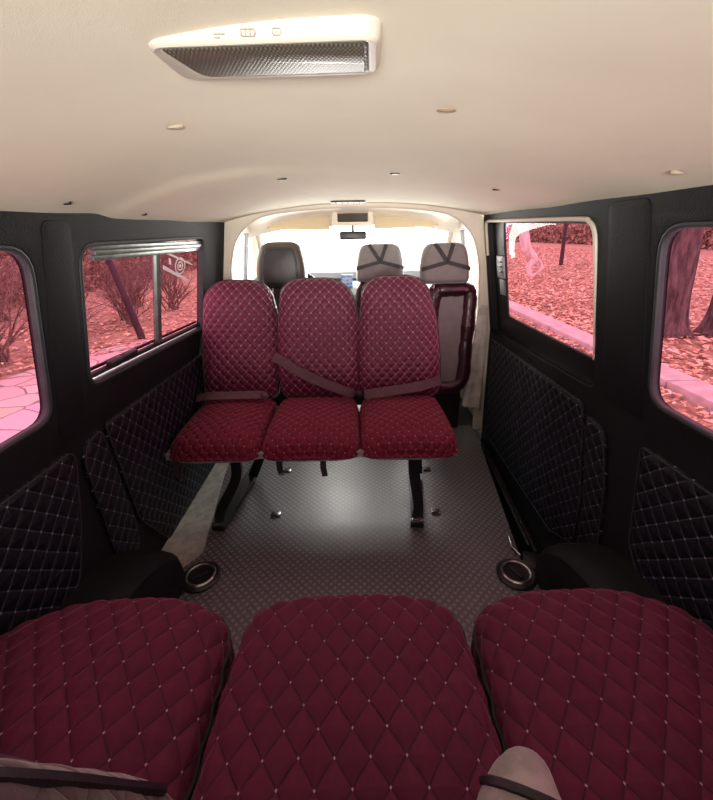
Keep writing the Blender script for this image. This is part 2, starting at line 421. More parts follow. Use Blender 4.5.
def holed_slab(bm, outer, holes, th, fmap, rnd=.012, steps=4):
    """slab from an outline with holes; fmap(u,v,depth) -> world; hole rims are rolled over by radius rnd"""
    outer = dedupe(outer); holes = [dedupe(h) for h in holes]
    def rim(h): return offset_poly(h, rnd)         # wider than the hole on the room side
    loops = [outer] + [rim(h) for h in holes]
    flat = [p for l in loops for p in l]
    tris = tessellate_polygon([[Vector((p[0], p[1], 0)) for p in l] for l in loops])
    for depth in (0, th):
        use = loops if depth == 0 else [outer] + holes
        fl = [p for l in use for p in l]
        vs = [bm.verts.new(fmap(p[0], p[1], depth)) for p in fl]
        for t in tris:
            try: bm.faces.new([vs[i] for i in t])
            except ValueError: pass
        if depth == 0: front = vs
        else: back = vs
    k = len(outer)
    for i in range(k):
        j = (i+1) % k
        bm.faces.new((front[i], front[j], back[j], back[i]))
    base = k
    for h in holes:
        n = len(h)
        prev = front[base:base+n]
        rimp = rim(h)
        for s in range(1, steps+1):
            a = .5*PI*s/steps
            f = math.sin(a)
            cur = [bm.verts.new(fmap(rp[0]+(hp[0]-rp[0])*f, rp[1]+(hp[1]-rp[1])*f, rnd*(1-math.cos(a)))) for hp, rp in zip(h, rimp)]
            for i in range(n):
                j = (i+1) % n
                bm.faces.new((prev[i], prev[j], cur[j], cur[i]))
            prev = cur
        bk = back[base:base+n]
        for i in range(n):
            j = (i+1) % n
            bm.faces.new((prev[i], prev[j], bk[j], bk[i]))
        base += n
    bmesh.ops.recalc_face_normals(bm, faces=bm.faces)

def star_ray(poly, c, ang):
    d = Vector((math.cos(ang), math.sin(ang))); best = None
    k = len(poly)
    for i in range(k):
        p = Vector(poly[i])-c; q = Vector(poly[(i+1) % k])-c
        e = q-p; den = d.x*e.y-d.y*e.x
        if abs(den) < 1e-12: continue
        t = (p.x*e.y-p.y*e.x)/den; s = (p.x*d.y-p.y*d.x)/den
        if t > 0 and -1e-6 <= s <= 1+1e-6 and (best is None or t > best): best = t
    return best or .01
def pillow(bm, poly, T, M, dome=.03, edge=.03, m0=.75, quilt=None, K=48, NA=180, shape=None, bulge=.006, uv_off=(0, 0)):
    """stuffed cushion over a star-shaped outline; M places it (x right, y up the outline, z out of the face)"""
    c = Vector((sum(p[0] for p in poly)/len(poly), sum(p[1] for p in poly)/len(poly)))
    uvl = bm.loops.layers.uv.verify()
    angs = [2*PI*k/NA for k in range(NA)]
    B = [star_ray(poly, c, a) for a in angs]
    ms = [1-(1-(i/K))**1.25 for i in range(1, K+1)]
    rows = []; info = {}
    def zt(m):
        q = max(0, (m-m0)/(1-m0))
        return dome*(1-m*m) - edge*(1-math.sqrt(max(0, 1-q*q)))
    L2 = [0]*NA; last = [None]*NA
    def mk(x, y, z, u, v, nrm):
        if quilt:
            dx, dy, amp = quilt
            a = u/dx+v/dy; b = u/dx-v/dy
            puff = (abs(math.sin(PI*a))*abs(math.sin(PI*b)))**.6*amp
            x += nrm[0]*puff; y += nrm[1]*puff; z += nrm[2]*puff
        if shape: x, y, z = shape(x, y, z)
        vv = bm.verts.new(M @ Vector((x, y, z))); info[vv] = (u+uv_off[0], v+uv_off[1]); return vv
    c0 = mk(c.x, c.y, zt(0), c.x, c.y, (0, 0, 1))
    last = [(0, zt(0))]*NA
    def ring(fun, nrmf):
        row = []
        for k, a in enumerate(angs):
            r, z = fun(k)
            L2[k] += math.hypot(r-last[k][0], z-last[k][1]); last[k] = (r, z)
            ca, sa = math.cos(a), math.sin(a)
            n = nrmf(k)
            row.append(mk(c.x+ca*r, c.y+sa*r, z, c.x+ca*L2[k], c.y+sa*L2[k], (ca*n[0], sa*n[0], n[1])))
        rows.append(row)
    for m in ms:
        q = max(0, (m-m0)/(1-m0))
        ring(lambda k: (B[k]*m, zt(m)), lambda k: (q, math.sqrt(max(0, 1-q*q))))
    S = 8
    for i in range(1, S+1):
        f = i/S
        z = -edge + (-(T-edge))*f
        ring(lambda k: (B[k]+bulge*math.sin(PI*f)-.012*max(0, f-.7)/.3, z), lambda k: (.6*(1-f), 0))
    rb = .7
    sv = L2[:]
    ring(lambda k: (B[k]*rb, -T-.002), lambda k: (0, 0))
    cb = mk(c.x, c.y, -T-.002, c.x, c.y, (0, 0, 0))
    fs = []
    for k in range(NA): fs.append(bm.faces.new((c0, rows[0][k], rows[0][(k+1) % NA])))
    for A, Bq in zip(rows, rows[1:]):
        for k in range(NA):
            k2 = (k+1) % NA
            fs.append(bm.faces.new((A[k], Bq[k], Bq[k2], A[k2])))
    for k in range(NA): fs.append(bm.faces.new((rows[-1][k], cb, rows[-1][(k+1) % NA])))
    for f in fs:
        for l in f.loops: l[uvl].uv = info[l.vert]
    return [[v.co.copy() for v in row] for row in (rows[K-1], rows[K+S-1], rows[int(K*.86)])]
def frame_mat(origin, xdir, ydir):
    x = Vector(xdir).normalized(); y = Vector(ydir); y = (y-x*y.dot(x)).normalized(); z = x.cross(y)
    M = Matrix((x, y, z)).transposed().to_4x4(); M.translation = Vector(origin); return M

# ------------------------------------------------------------------ van shell
WAIST = .66
def wx(z, s=1):                       # inner wall face
    return s*(.79 - max(0, z-WAIST)*.135)
def wall_map(s):
    return lambda y, z, d: Vector((wx(z, s)+s*d, y, z))
W_L1 = round_poly([(.10, .765), (.934, .765), (.920, 1.186), (.10, 1.182)], [.05, .05, .07, .05])
W_L2 = [(1.088, .792), (1.99, .760), (1.99, 1.20), (1.088, 1.186)]
W_L2 = round_poly(W_L2, [.05, .05, .045, .06])
W_R2 = round_poly([(1.236, .70), (2.262, .66), (2.262, 1.262), (1.236, 1.236)], [.05, .02, .03, .07])
W_R3 = round_poly([(.10, .762), (.985, .762), (.978, 1.208), (.10, 1.205)], [.05, .06, .07, .05])
Y0, Y1 = -.90, 2.30
def up_wall(name, s, holes):
    bm = BM(); holed_slab(bm, [(Y0, WAIST), (Y1, WAIST), (Y1, 1.36), (Y0, 1.36)], holes, .028, wall_map(s), rnd=.012)
    # lower wall
    add_box(bm, (s*(.79+.0275), (Y0+Y1)/2, (WAIST-.20)/2), (.055, Y1-Y0, WAIST+.20))
    return struct(name, bm, M_black)
up_wall('wall_left', -1, [W_L1, W_L2])
up_wall('wall_right', 1, [W_R2, W_R3])

# pillar covers, a little proud of the wall, and the belt rail under the glass
def pillar(name, s, y0, y1, z0, z1, taper=.03):
    bm = BM()
    out = round_poly([(y0-taper, z0), (y1+taper, z0), (y1, z1), (y0, z1)], .02)
    k = len(out)
    def ring(off, d): return [bm.verts.new(Vector((wx(p[1], s)-s*d, p[0], p[1]))) for p in offset_poly(out, off)]
    rows = [ring(.008, -.004), ring(.004, .0015), ring(-.010, .0035)]
    for a, b in zip(rows, rows[1:]):
        for i in range(k): bm.faces.new((a[i], a[(i+1) % k], b[(i+1) % k], b[i]))
    bm.faces.new(rows[-1]); bmesh.ops.recalc_face_normals(bm, faces=bm.faces)
    return struct(name, bm, M_black)
pillar('trim_1', -1, .965, 1.052, .70, 1.24, .012)
pillar('trim_2', 1, 1.02, 1.17, .70, 1.27, .012)

# floor: rubber mat, with a step well by the sliding door
bm = BM()
fl = [(-.80, Y0), (.80, Y0), (.80, 1.20), (.615, 1.235), (.66, 1.6), (.735, 2.2), (.735, 2.36), (-.80, 2.36)]
vt = [bm.verts.new((x, y, 0)) for x, y in fl]; vb = [bm.verts.new((x, y, -.10)) for x, y in fl]
bm.faces.new(vt); bm.faces.new(list(reversed(vb)))
for i in range(len(fl)): bm.faces.new((vt[i], vb[i], vb[(i+1) % len(fl)], vt[(i+1) % len(fl)]))
bmesh.ops.recalc_face_normals(bm, faces=bm.faces)
fo = obj('floor', bm, M_floor, None, False, origin=(0, 0, 0)); fo['kind'] = 'structure'
bm = BM(); add_box(bm, (.72, 1.78, -.14), (.30, 1.24, .04)); struct('floor_step', bm, M_blackgl)
# pale ledge along the left wall
bm = BM()
lg = [(-.789, 2.25), (-.789, 1.22), (-.68, 1.22), (-.622, 1.30), (-.632, 1.36), (-.70, 1.80), (-.742, 2.25)]
vt = [bm.verts.new((x, y, .014)) for x, y in lg]; vb = [bm.verts.new((x, y, .0005)) for x, y in lg]
bm.faces.new(vt); bm.faces.new(list(reversed(vb)))
for i in range(len(lg)): bm.faces.new((vt[i], vb[i], vb[(i+1) % len(lg)], vt[(i+1) % len(lg)]))
bmesh.ops.recalc_face_normals(bm, faces=bm.faces)
struct('trim_3', bm, M_ledge, False)
# door sill rail on the right
bm = BM()
add_tube(bm, [(.742, 2.16, .004), (.705, 1.75, .004), (.672, 1.30, .004)], .008, 8)
add_tube(bm, [(.765, 2.12, -.03), (.735, 1.75, -.03), (.705, 1.30, -.03)], .010, 8)
tag(obj('sill_rail', bm, M_alu), 'scuffed dark metal rail along the sill of the right sliding door', 'rail')
# wheel arches
def arch(name, s, xi):
    bm = BM(); n = 20; ca, ra = .72, .475
    rows = []
    for x, rr in ((s*.795, 1.0), (s*(xi+.06), 1.0), (s*(xi+.02), .975), (s*xi, .92), (s*xi, .0)):
        rows.append([bm.verts.new((x, ca+ra*rr*math.cos(PI*k/n), max(0.0, .30*rr*math.sin(PI*k/n)**.8))) for k in range(n+1)])
    for a, b in zip(rows, rows[1:]):
        for k in range(n): bm.faces.new((a[k], a[k+1], b[k+1], b[k]))
    bmesh.ops.remove_doubles(bm, verts=bm.verts, dist=1e-5)
    bmesh.ops.recalc_face_normals(bm, faces=bm.faces)
    return struct(name, bm, M_black)
arch('trim_4', -1, .63); arch('trim_5', 1, .63)

# ceiling: sagging cloth headliner
def ceil_z(x, y):
    t = max(0, min(1, (y-.6)/1.7)); sgn = 1 if x > 0 else -1
    edge = (1.247+.033*t) if sgn < 0 else (1.276+.014*t)
    e0 = 1.262+.024*t
    w = min(1, abs(x)/.25); edge = e0+(edge-e0)*w
    top = 1.418-.052*t
    q = min(1.06, abs(x)/.715)
    z = edge+(top-edge)*(1-q**2.3)
    # the liner's fold across the front left and a soft sag
    f = y-(1.20+.55*max(0, x+.48)**1.3)
    st = 1/(1+math.exp(-f/.018))
    k = max(0, min(1, (.25-x)/.6))
    z += .010*k*(1-st)*math.exp(-max(0, -f)/.25) - .004*k*st
    z += .004*noise.noise(Vector((x*4, y*3, 0)))
    return z
bm = BM(); nx, ny = 90, 130; g = []
for j in range(ny+1):
    y = Y0+(2.31-Y0)*j/ny
    g.append([bm.verts.new((x, y, ceil_z(x, y))) for x in [(-.755+1.51*i/nx) for i in range(nx+1)]])
for j in range(ny):
    for i in range(nx): bm.faces.new((g[j][i], g[j+1][i], g[j+1][i+1], g[j][i+1]))
ce = struct('ceiling', bm, M_liner)
so = ce.modifiers.new('Solid', 'SOLIDIFY'); so.thickness = .03; so.offset = -1
# roof skin above, keeps the sky out
bm = BM(); add_box(bm, (0, 1.05, 1.50), (1.70, 4.0, .04), .015); struct('ceiling_roof', bm, M_white)
for s, nm in ((-1, 'left'), (1, 'right')):
    bm = BM(); add_box(bm, (s*.80, 1.05, 1.42), (.10, 4.0, .17)); struct('wall_cornice_'+nm, bm, M_black)

# ------------------------------------------------------------------ windows
def loop_tube(bm, poly, s, d, r, sides=8, sx=1.0):
    add_tube(bm, [Vector((wx(p[1], s)+s*d, p[0], p[1])) for p in poly], r, sides, True)
def pane(bm, poly, s, d, th=.004):
    a = [bm.verts.new(Vector((wx(p[1], s)+s*d, p[0], p[1]))) for p in poly]
    b = [bm.verts.new(Vector((wx(p[1], s)+s*(d+th), p[0], p[1]))) for p in poly]
    # one thin sheet: tint is applied once per crossing of the front face
    bm.faces.new(a)
    for v in b: bm.verts.remove(v)
def seal_band(bm, poly, s, w, d0, d1):
    """flat band following the inside of an opening"""
    inn = offset_poly(poly, -w); k = len(poly)
    A = [bm.verts.new(Vector((wx(p[1], s)+s*d0, p[0], p[1]))) for p in poly]
    Bv = [bm.verts.new(Vector((wx(p[1], s)+s*d0, p[0], p[1]))) for p in inn]
    Cv = [bm.verts.new(Vector((wx(p[1], s)+s*d1, p[0], p[1]))) for p in inn]
    for i in range(k):
        j = (i+1) % k
        bm.faces.new((A[i], A[j], Bv[j], Bv[i])); bm.faces.new((Bv[i], Bv[j], Cv[j], Cv[i]))
    bmesh.ops.recalc_face_normals(bm, faces=bm.faces)
def box_on_wall(bm, s, y0, z0, y1, z1, d0, d1, bevel=.002):
    """a bar lying in the wall plane from (y0,z0) to (y1,z1) corners"""
    c = (wx((z0+z1)/2, s)+s*(d0+d1)/2, (y0+y1)/2, (z0+z1)/2)
    tilt = math.atan(.135)*s
    add_box(bm, c, (abs(d1-d0), y1-y0, z1-z0), bevel, 2, Matrix.Rotation(-tilt, 4, 'Y'))

# rear left
r = struct_root('window_1', (-.76, .5, .768))
bm = BM(); seal_band(bm, offset_poly(W_L1, .004), -1, .008, .006, .020); loop_tube(bm, offset_poly(W_L1, .002), -1, .006, .007); obj('window_seal', bm, M_rubber, r)
bm = BM(); pane(bm, W_L1, -1, .016); obj('window_pane', bm, M_pink, r)
# front left slider
r = struct_root('window_2', (-.76, 1.54, .768))
bm = BM(); seal_band(bm, offset_poly(W_L2, .004), -1, .010, .004, .030); loop_tube(bm, offset_poly(W_L2, .001), -1, .004, .007); obj('window_seal', bm, M_rubber, r)
def lz(y): return .80+(y-1.10)/.885*(.768-.80)
bm = BM()
for (za, zb, d) in ((1.158, 1.172, .004), (1.172, 1.186, .008), (1.142, 1.158, .010)):
    box_on_wall(bm, -1, 1.16, za, 1.975, zb, d, d+.02)
obj('window_rail', bm, M_rail, r)
bm = BM()
P = [Vector((wx(lz(y)+.014, -1)-.02, y, lz(y)+.014)) for y in (1.115, 1.975)]
add_tube(bm, P, .010, 6)
P = [Vector((wx(lz(y)+.028, -1)-.034, y, lz(y)+.028)) for y in (1.115, 1.975)]
add_tube(bm, P, .006, 6)
obj('window_track', bm, M_blkrub, r)
bm = BM()
P = [Vector((wx(z, -1)-.022, 1.545, z)) for z in (.80, 1.15)]; add_tube(bm, P, .012, 8)
P = [Vector((wx(z, -1)-.022, 1.568, z)) for z in (.80, 1.15)]; add_tube(bm, P, .008, 8)
obj('window_mullion', bm, M_rail, r)
bm = BM(); pane(bm, [p for p in round_poly([(1.10, .80), (1.985, .768), (1.985, 1.19), (1.10, 1.18)], .04)], -1, .026); obj('window_pane', bm, M_pink, r)
bm = BM(); 
for y in (1.20, 1.29):
    box_on_wall(bm, -1, y, lz(y)+.018, y+.075, lz(y)+.036, .004, .022, .004)
add_tube(bm, [Vector((wx(lz(1.24)+.03, -1)-.004, 1.20+k*.03, lz(1.24)+.030)) for k in range(6)], .005, 6)
obj('window_latch', bm, M_blkrub, r)

# sliding door window on the right
r = struct_root('window_3', (.76, 1.75, .66))
OP3 = W_R2
G3 = round_poly([(1.245, .782), (2.085, .772), (2.085, 1.25), (1.245, 1.225)], [.03, .03, .03, .05])
bm = BM(); seal_band(bm, offset_poly(OP3, .002), 1, .006, .004, .05); obj('window_reveal', bm, M_blackgl, r)
# pale pinch-weld strip over the top, down the rear edge
bm = BM()
top = [p for p in OP3]
pts = [(2.262, 1.08), (2.262, 1.16), (2.26, 1.235), (2.235, 1.256), (2.10, 1.256), (1.7, 1.247), (1.33, 1.237), (1.275, 1.228), (1.245, 1.20), (1.238, 1.14), (1.237, 1.00), (1.238, .80)]
Q = smooth_path([(p[0], p[1], 0) for p in pts], 5)
add_tube(bm, [Vector((wx(q.y, 1)-.001, q.x, q.y)) for q in Q], [.0075 if q.x > 1.25 else .0075-.005*max(0, min(1, (1.18-q.y)/.3)) for q in Q], 8)
obj('window_edging', bm, M_cream, r)
# recessed sheet around the glass
bm = BM(); holed_slab(bm, offset_poly(OP3, .01), [G3], .006, lambda y, z, d: Vector((wx(z, 1)+.034+d, y, z)), rnd=.004, steps=2); obj('window_frame', bm, M_blackgl, r)
bm = BM(); loop_tube(bm, G3, 1, .034, .006); obj('window_seal', bm, M_blkrub, r)
bm = BM(); pane(bm, G3, 1, .040); obj('window_pane', bm, M_pink, r)
# rear right
r = struct_root('window_4', (.76, .5, .765))
bm = BM(); seal_band(bm, offset_poly(W_R3, .004), 1, .008, .006, .020); loop_tube(bm, offset_poly(W_R3, .002), 1, .006, .007); obj('window_seal', bm, M_rubber, r)
bm = BM(); pane(bm, W_R3, 1, .016); obj('window_pane', bm, M_pink, r)

# latch plate on the black panel at the front of the sliding-door window
t = thing('window_catch', 'grey plastic catch on the black pillar ahead of the right sliding-door window', 'catch', (.745, 2.13, .93))
bm = BM(); box_on_wall(bm, 1, 2.085, .97, 2.185, 1.085, .018, .036, .006); obj('catch_body', bm, M_grey, t)
bm = BM(); box_on_wall(bm, 1, 2.095, .88, 2.165, .965, .022, .036, .006); obj('catch_base', bm, M_dash, t)
bm = BM()
for z in (1.0, 1.025, 1.05): box_on_wall(bm, 1, 2.10, z, 2.17, z+.008, .012, .02, .002)
obj('catch_grip', bm, M_darksteel, t)

# printed emblem strip stuck on the small front-left pane
bm = BM()
def on_l(y, z, d=.020): return Vector((wx(z, -1)-d, y, z))
def quad(bm, pts, d=.020):
    bm.faces.new([bm.verts.new(on_l(y, z, d)) for y, z in pts])
quad(bm, [(1.625, 1.143), (1.64, 1.148), (1.90, 1.085), (1.90, 1.078)])
quad(bm, [(1.60, 1.085), (1.605, 1.10), (1.86, 1.015), (1.86, 1.005)])
for r0, r1 in ((.036, .030), (.020, .014)):
    n = 24; cy, cz = 1.765, 1.085
    A = [bm.verts.new(on_l(cy+1.5*r0*math.cos(2*PI*k/n), cz+r0*math.sin(2*PI*k/n))) for k in range(n)]
    Bq = [bm.verts.new(on_l(cy+1.5*r1*math.cos(2*PI*k/n), cz+r1*math.sin(2*PI*k/n))) for k in range(n)]
    for k in range(n): bm.faces.new((A[k], A[(k+1) % n], Bq[(k+1) % n], Bq[k]))
n = 14; bm.faces.new([bm.verts.new(on_l(1.765+.013*math.cos(2*PI*k/n), 1.085+.008*math.sin(2*PI*k/n))) for k in range(n)])
quad(bm, [(1.655, 1.10), (1.655, 1.125), (1.675, 1.118), (1.675, 1.095)])
tag(obj('window_sticker', bm, M_sticker, None, False), 'white sticker band with a ringed emblem on the small left pane', 'sticker')

# ------------------------------------------------------------------ quilted side panels
def wall_panel(name_label, s, outline, rad=.03, th=.012):
    pts = round_poly(outline, rad)
    if sum(pts[i-1][0]*pts[i][1]-pts[i][0]*pts[i-1][1] for i in range(len(pts))) < 0: pts = pts[::-1]
    ys = [p[0] for p in pts]; zs = [p[1] for p in pts]
    loc = (s*.79, (min(ys)+max(ys))/2, min(zs))
    t = thing('quilted_side_panel', name_label, 'panel', loc)
    bm = BM()
    M = Matrix(((0, 0, -s, s*.7895-s*th), (1, 0, 0, 0), (0, 1, 0, 0), (0, 0, 0, 1)))
    if s > 0: pass
    pillow(bm, pts, th, M, dome=.004, edge=.010, m0=.9, K=26, NA=140, bulge=0)
    if s > 0: bmesh.ops.recalc_face_normals(bm, faces=bm.faces)
    obj('panel_cover', bm, M_navy, t)
    bm = BM(); e = offset_poly(pts, -.004)
    add_tube(bm, [Vector((s*(.7895-th+.003), p[0], p[1])) for p in dedupe(e, .002)],   .0026, 6, True)
    obj('piping', bm, M_greypipe, t)
    return t
wall_panel('navy-black quilted panel on the left wall below the rear left window', -1, [(.20, .66), (.97, .652), (.985, .62), (.945, .43), (.90, .30), (.80, .22), (.20, .20)])
wall_panel('narrow quilted panel with rounded corner on the left wall below the left pillar', -1, [(1.005, .59), (1.03, .64), (1.108, .652), (1.185, .22), (1.17, .155), (1.09, .15), (1.045, .24)], .025)
wall_panel('long quilted panel on the left wall below the sliding left window', -1, [(1.122, .654), (2.10, .634), (2.10, .016), (1.36, .016), (1.20, .235)], .012)
wall_panel('long quilted panel on the right sliding door beside the bench', 1, [(2.235, .618), (1.285, .628), (1.262, .60), (1.20, .30), (1.20, .10), (1.36, .02), (2.235, .02)], .015)
wall_panel('narrow curved quilted panel on the right wall below the right pillar', 1, [(1.245, .60), (1.17, .598), (1.135, .575), (1.09, .42), (1.072, .21), (1.12, .13), (1.185, .12), (1.185, .30)], .025)
wall_panel('navy-black quilted panel on the right wall below the rear right window', 1, [(.985, .632), (.20, .66), (.20, .20), (.86, .22), (.955, .33)], .02)

# ------------------------------------------------------------------ ceiling fittings
t = thing('dome_light', 'white rounded ceiling dome light with a dark ribbed lens', 'light', (-.09, .52, 1.40))
rot = Matrix.Rotation(R(-2.5), 4, 'Z')
CL = Vector((-.086, .512, 0)); ZB = 1.401
def Lp(x, y, z): return CL + (rot @ Vector((x, y, 0))) + Vector((0, 0, z))
lens_out = round_poly([(-.127, .009), (.103, .009), (.103, .090), (-.112, .090)], [.006, .004, .004, .02])
hous = rrect(-.138, .002, .113, .098, .016)
bm = BM()
holes = [lens_out]
holed_slab(bm, hous, [lens_out], .012, lambda x, y, d: Lp(x, y, ZB+d), rnd=.004, steps=3)
k = len(dedupe(hous)); H = dedupe(hous)
rows = [[bm.verts.new(Lp(p[0], p[1], ZB+z)) for p in offset_poly(H, o)] for o, z in ((0, 0), (.003, .002), (.005, .005), (.008, .025))]
for a, b in zip(rows, rows[1:]):
    for i in range(k): bm.faces.new((a[i], a[(i+1) % k], b[(i+1) % k], b[i]))
bmesh.ops.recalc_face_normals(bm, faces=bm.faces)
obj('housing', bm, M_white, t)
bm = BM()
lo = dedupe(lens_out); kk = len(lo)
rows = [[bm.verts.new(Lp(p[0], p[1], ZB+z)) for p in offset_poly(lo, o)] for o, z in ((.001, .006), (0, .0005), (-.004, -.0015))]
for a, b in zip(rows, rows[1:]):
    for i in range(kk): bm.faces.new((a[i], a[(i+1) % kk], b[(i+1) % kk], b[i]))
bm.faces.new(rows[-1]); bmesh.ops.recalc_face_normals(bm, faces=bm.faces)
obj('lens', bm, M_lens, t)
bm = BM()                              # the three small switch marks printed on the housing
WR = Matrix.Rotation(R(-10), 4, 'X')
def mk(x, up, w, h): add_box(bm, Lp(x, -.0045-up*.25, ZB+.008+up), (w*.85, .0012, h*.8), 0, 2, WR)
mk(-.055, 0, .014, .0022); mk(-.058, -.003, .007, .0018)
for dx in (-.0075, -.0025, .0025, .0075): mk(-.024+dx, 0, .0022, .006)
mk(-.024, .003, .017, .0014); mk(-.024, -.003, .017, .0014)
for dx in (-.0045, .0045): mk(.007+dx, 0, .0018, .005)
mk(.007, .0028, .010, .0014); mk(.007, -.0028, .010, .0014)
obj('switch_marks', bm, M_mark, t, False)

def ceil_at(u, v):
    return (u, v, ceil_z(u, v))
def clip(x, y, label, w=.018, mat=None, name='ceiling_clip', l=None):
    z = ceil_z(x, y)
    bm = BM()
    add_lathe(bm, [(0, -.003), (w*.8, -.0025), (w, -.0005), (w, .006), (0, .006)], (0, 0, 0), 16)
    for v in bm.verts: v.co = Vector((x+v.co.x*(l or 1.0), y+v.co.y*.55, z+v.co.z))
    return tag(obj(name, bm, mat or M_visor), label, 'clip')
M_clip = plain('beige_trim_clip', (.42, .35, .27), .6)
clip(-.318, .80, 'beige clip in the ceiling left of the dome light', .017, M_clip)
clip(.167, .80, 'brown clip in the ceiling ahead and right of the dome light', .018, plain('brown_trim_clip', (.26, .19, .13), .6))
clip(.645, .86, 'pale clip in the ceiling near the rear right window', .017, M_clip)
clip(-.235, 1.42, 'small dark clip near the ceiling fold, left of centre', .018, M_darksteel)
clip(.137, 1.43, 'small dark clip in the ceiling ahead, right of centre', .018, M_darksteel)
clip(.50, 1.50, 'dark clip in the front right of the ceiling', .016, M_darksteel)
clip(-.665, .99, 'black plug at the ceiling edge above the left pillar', .012, M_darksteel)
clip(-.675, 1.36, 'black plug at the ceiling edge above the left sliding window', .012, M_darksteel)
t = thing('ceiling_vent', 'small dark slotted vent in the ceiling above the windscreen', 'vent', (-.03, 2.18, ceil_z(-.03, 2.18)-.01))
zc = ceil_z(-.03, 2.18)
bm = BM(); add_box(bm, (-.03, 2.18, zc-.002), (.175, .05, .012), .004); obj('vent_frame', bm, M_darksteel, t)
for k in range(5):
    bm = BM(); add_box(bm, (-.03-.06+.03*k, 2.18, zc-.010), (.004, .04, .006)); obj('slat', bm, M_blackgl, t)

# ------------------------------------------------------------------ front hoop and cab
def hoop():
    bm = BM()
    inn = [(-.735, 0), (-.725, .5), (-.705, .95), (-.688, 1.08), (-.652, 1.18), (-.58, 1.262), (-.47, 1.308), (-.25, 1.333), (0, 1.342), (.25, 1.333), (.47, 1.308), (.58, 1.262), (.652, 1.18), (.688, 1.08), (.705, .95), (.725, .5), (.735, 0)]
    P = smooth_path([(a, b, 0) for a, b in inn], 5)
    rows = []
    sec = [(.10, 0.0), (.012, 0.0), (.004, .004), (0, .012), (.004, .028), (.03, .05)]
    n = len(P)
    for i, p in enumerate(P):
        a, b = P[min(i+1, n-1)], P[max(i-1, 0)]
        tt = (a-b).normalized(); nr = Vector((-tt.y, tt.x))     # outward (path runs left to right over the top)
        rows.append([bm.verts.new((p.x+nr.x*o, 2.303+d, p.y+nr.y*o)) for o, d in sec])
    for i in range(n-1):
        for k in range(len(sec)-1): bm.faces.new((rows[i][k], rows[i][k+1], rows[i+1][k+1], rows[i+1][k]))
    bmesh.ops.recalc_face_normals(bm, faces=bm.faces)
    return struct('trim_6', bm, M_cream)
hoop()
# cab sides with door windows, cream inside
def cab_map(s): return lambda y, z, d: Vector((s*(.80-max(0, z-.66)*.16)+s*d, y, z))
for s, nm in ((-1, 'left'), (1, 'right')):
    bm = BM()
    holed_slab(bm, [(2.36, -.1), (3.62, -.1), (3.62, .80), (3.02, 1.33), (2.36, 1.36)], [round_poly([(2.43, .82), (3.36, .82), (2.93, 1.225), (2.43, 1.235)], .03)], .05, cab_map(s), rnd=.012)
    struct('wall_cab_'+nm, bm, M_cream)
    r = struct_root('window_5' if s < 0 else 'window_6', (s*.76, 2.8, .82))
    bm = BM()
    add_tube(bm, [cab_map(s)(2.83, .83, .01), cab_map(s)(2.77, 1.22, .01)], .013, 8)
    add_tube(bm, [cab_map(s)(2.88, .83, .01), cab_map(s)(2.82, 1.22, .01)], .007, 8)
    obj('window_frame', bm, M_grey, r)
    bm = BM(); bm.faces.new([bm.verts.new(cab_map(s)(y, z, .03)) for y, z in ((2.43, .82), (3.36, .82), (2.93, 1.225), (2.43, 1.235))]); obj('window_pane', bm, M_clear, r)
# cab floor, bulkhead, roof
bm = BM(); add_box(bm, (0, 2.98, -.06), (1.66, 1.25, .10)); struct('floor_cab', bm, M_blackgl)
bm = BM(); add_box(bm, (0, 3.60, .40), (1.66, .05, .98)); struct('wall_front', bm, M_dash)
bm = BM()
sec = [(2.40, 1.40), (2.40, 1.375), (2.62, 1.368), (2.80, 1.350), (2.90, 1.315), (2.955, 1.283), (2.985, 1.272), (3.01, 1.30), (3.01, 1.40)]
sec2 = sec
cols = []
for i in range(25):
    x = -.76+1.52*i/24; dz = -.075*abs(x/.72)**2.6
    cols.append([bm.verts.new((x, y-.06*abs(x/.72)**2, z+dz)) for y, z in sec])
for a, b in zip(cols, cols[1:]):
    for k in range(len(sec)-1): bm.faces.new((a[k], a[k+1], b[k+1], b[k]))
bmesh.ops.recalc_face_normals(bm, faces=bm.faces)
struct('ceiling_cab', bm, M_cream)
# A pillars
bm = BM()
for s in (-1, 1): add_tube(bm, smooth_path([(s*.70, 2.92, 1.30), (s*.715, 3.08, 1.20), (s*.745, 3.32, 1.0), (s*.775, 3.55, .80)], 5), .028, 10)
struct('trim_7', bm, M_cream)
# windscreen
r = struct_root('window_7', (0, 3.2, .82))
bm = BM(); cols = []
for i in range(17):
    x = -1+2*i/16
    bow = .05*(1-x*x)
    cols.append([bm.verts.new((x*.72, 2.985+bow, 1.285)), bm.verts.new((x*.79, 3.53+bow, .82))])
for a, b in zip(cols, cols[1:]): bm.faces.new((a[0], b[0], b[1], a[1]))
obj('window_pane', bm, M_clear, r)
bm = BM(); add_tube(bm, [c for c in [(-.78, 3.52, .825), (-.4, 3.565, .825), (0, 3.58, .825), (.4, 3.565, .825), (.78, 3.52, .825)]], .014, 8); obj('window_seal', bm, M_blkrub, r)
# dashboard
bm = BM(); sec = [(3.12, .30), (3.05, .52), (2.98, .70), (2.98, .775), (3.03, .815), (3.20, .83), (3.565, .815), (3.565, .30)]
cols = []
for i in range(21):
    x = -.755+1.51*i/20; h = .035*math.exp(-((x+.42)/.2)**4)
    cols.append([bm.verts.new((x, y, z+(h if z > .8 and y < 3.3 else 0))) for y, z in sec])
for a, b in zip(cols, cols[1:]):
    for k in range(len(sec)): bm.faces.new((a[k], a[(k+1) % len(sec)], b[(k+1) % len(sec)], b[k]))
bm.faces.new(list(reversed(cols[0]))); bm.faces.new(cols[-1]); bmesh.ops.recalc_face_normals(bm, faces=bm.faces)
tag(obj('dashboard', bm, M_dash), 'grey plastic dashboard under the bright windscreen', 'dashboard')
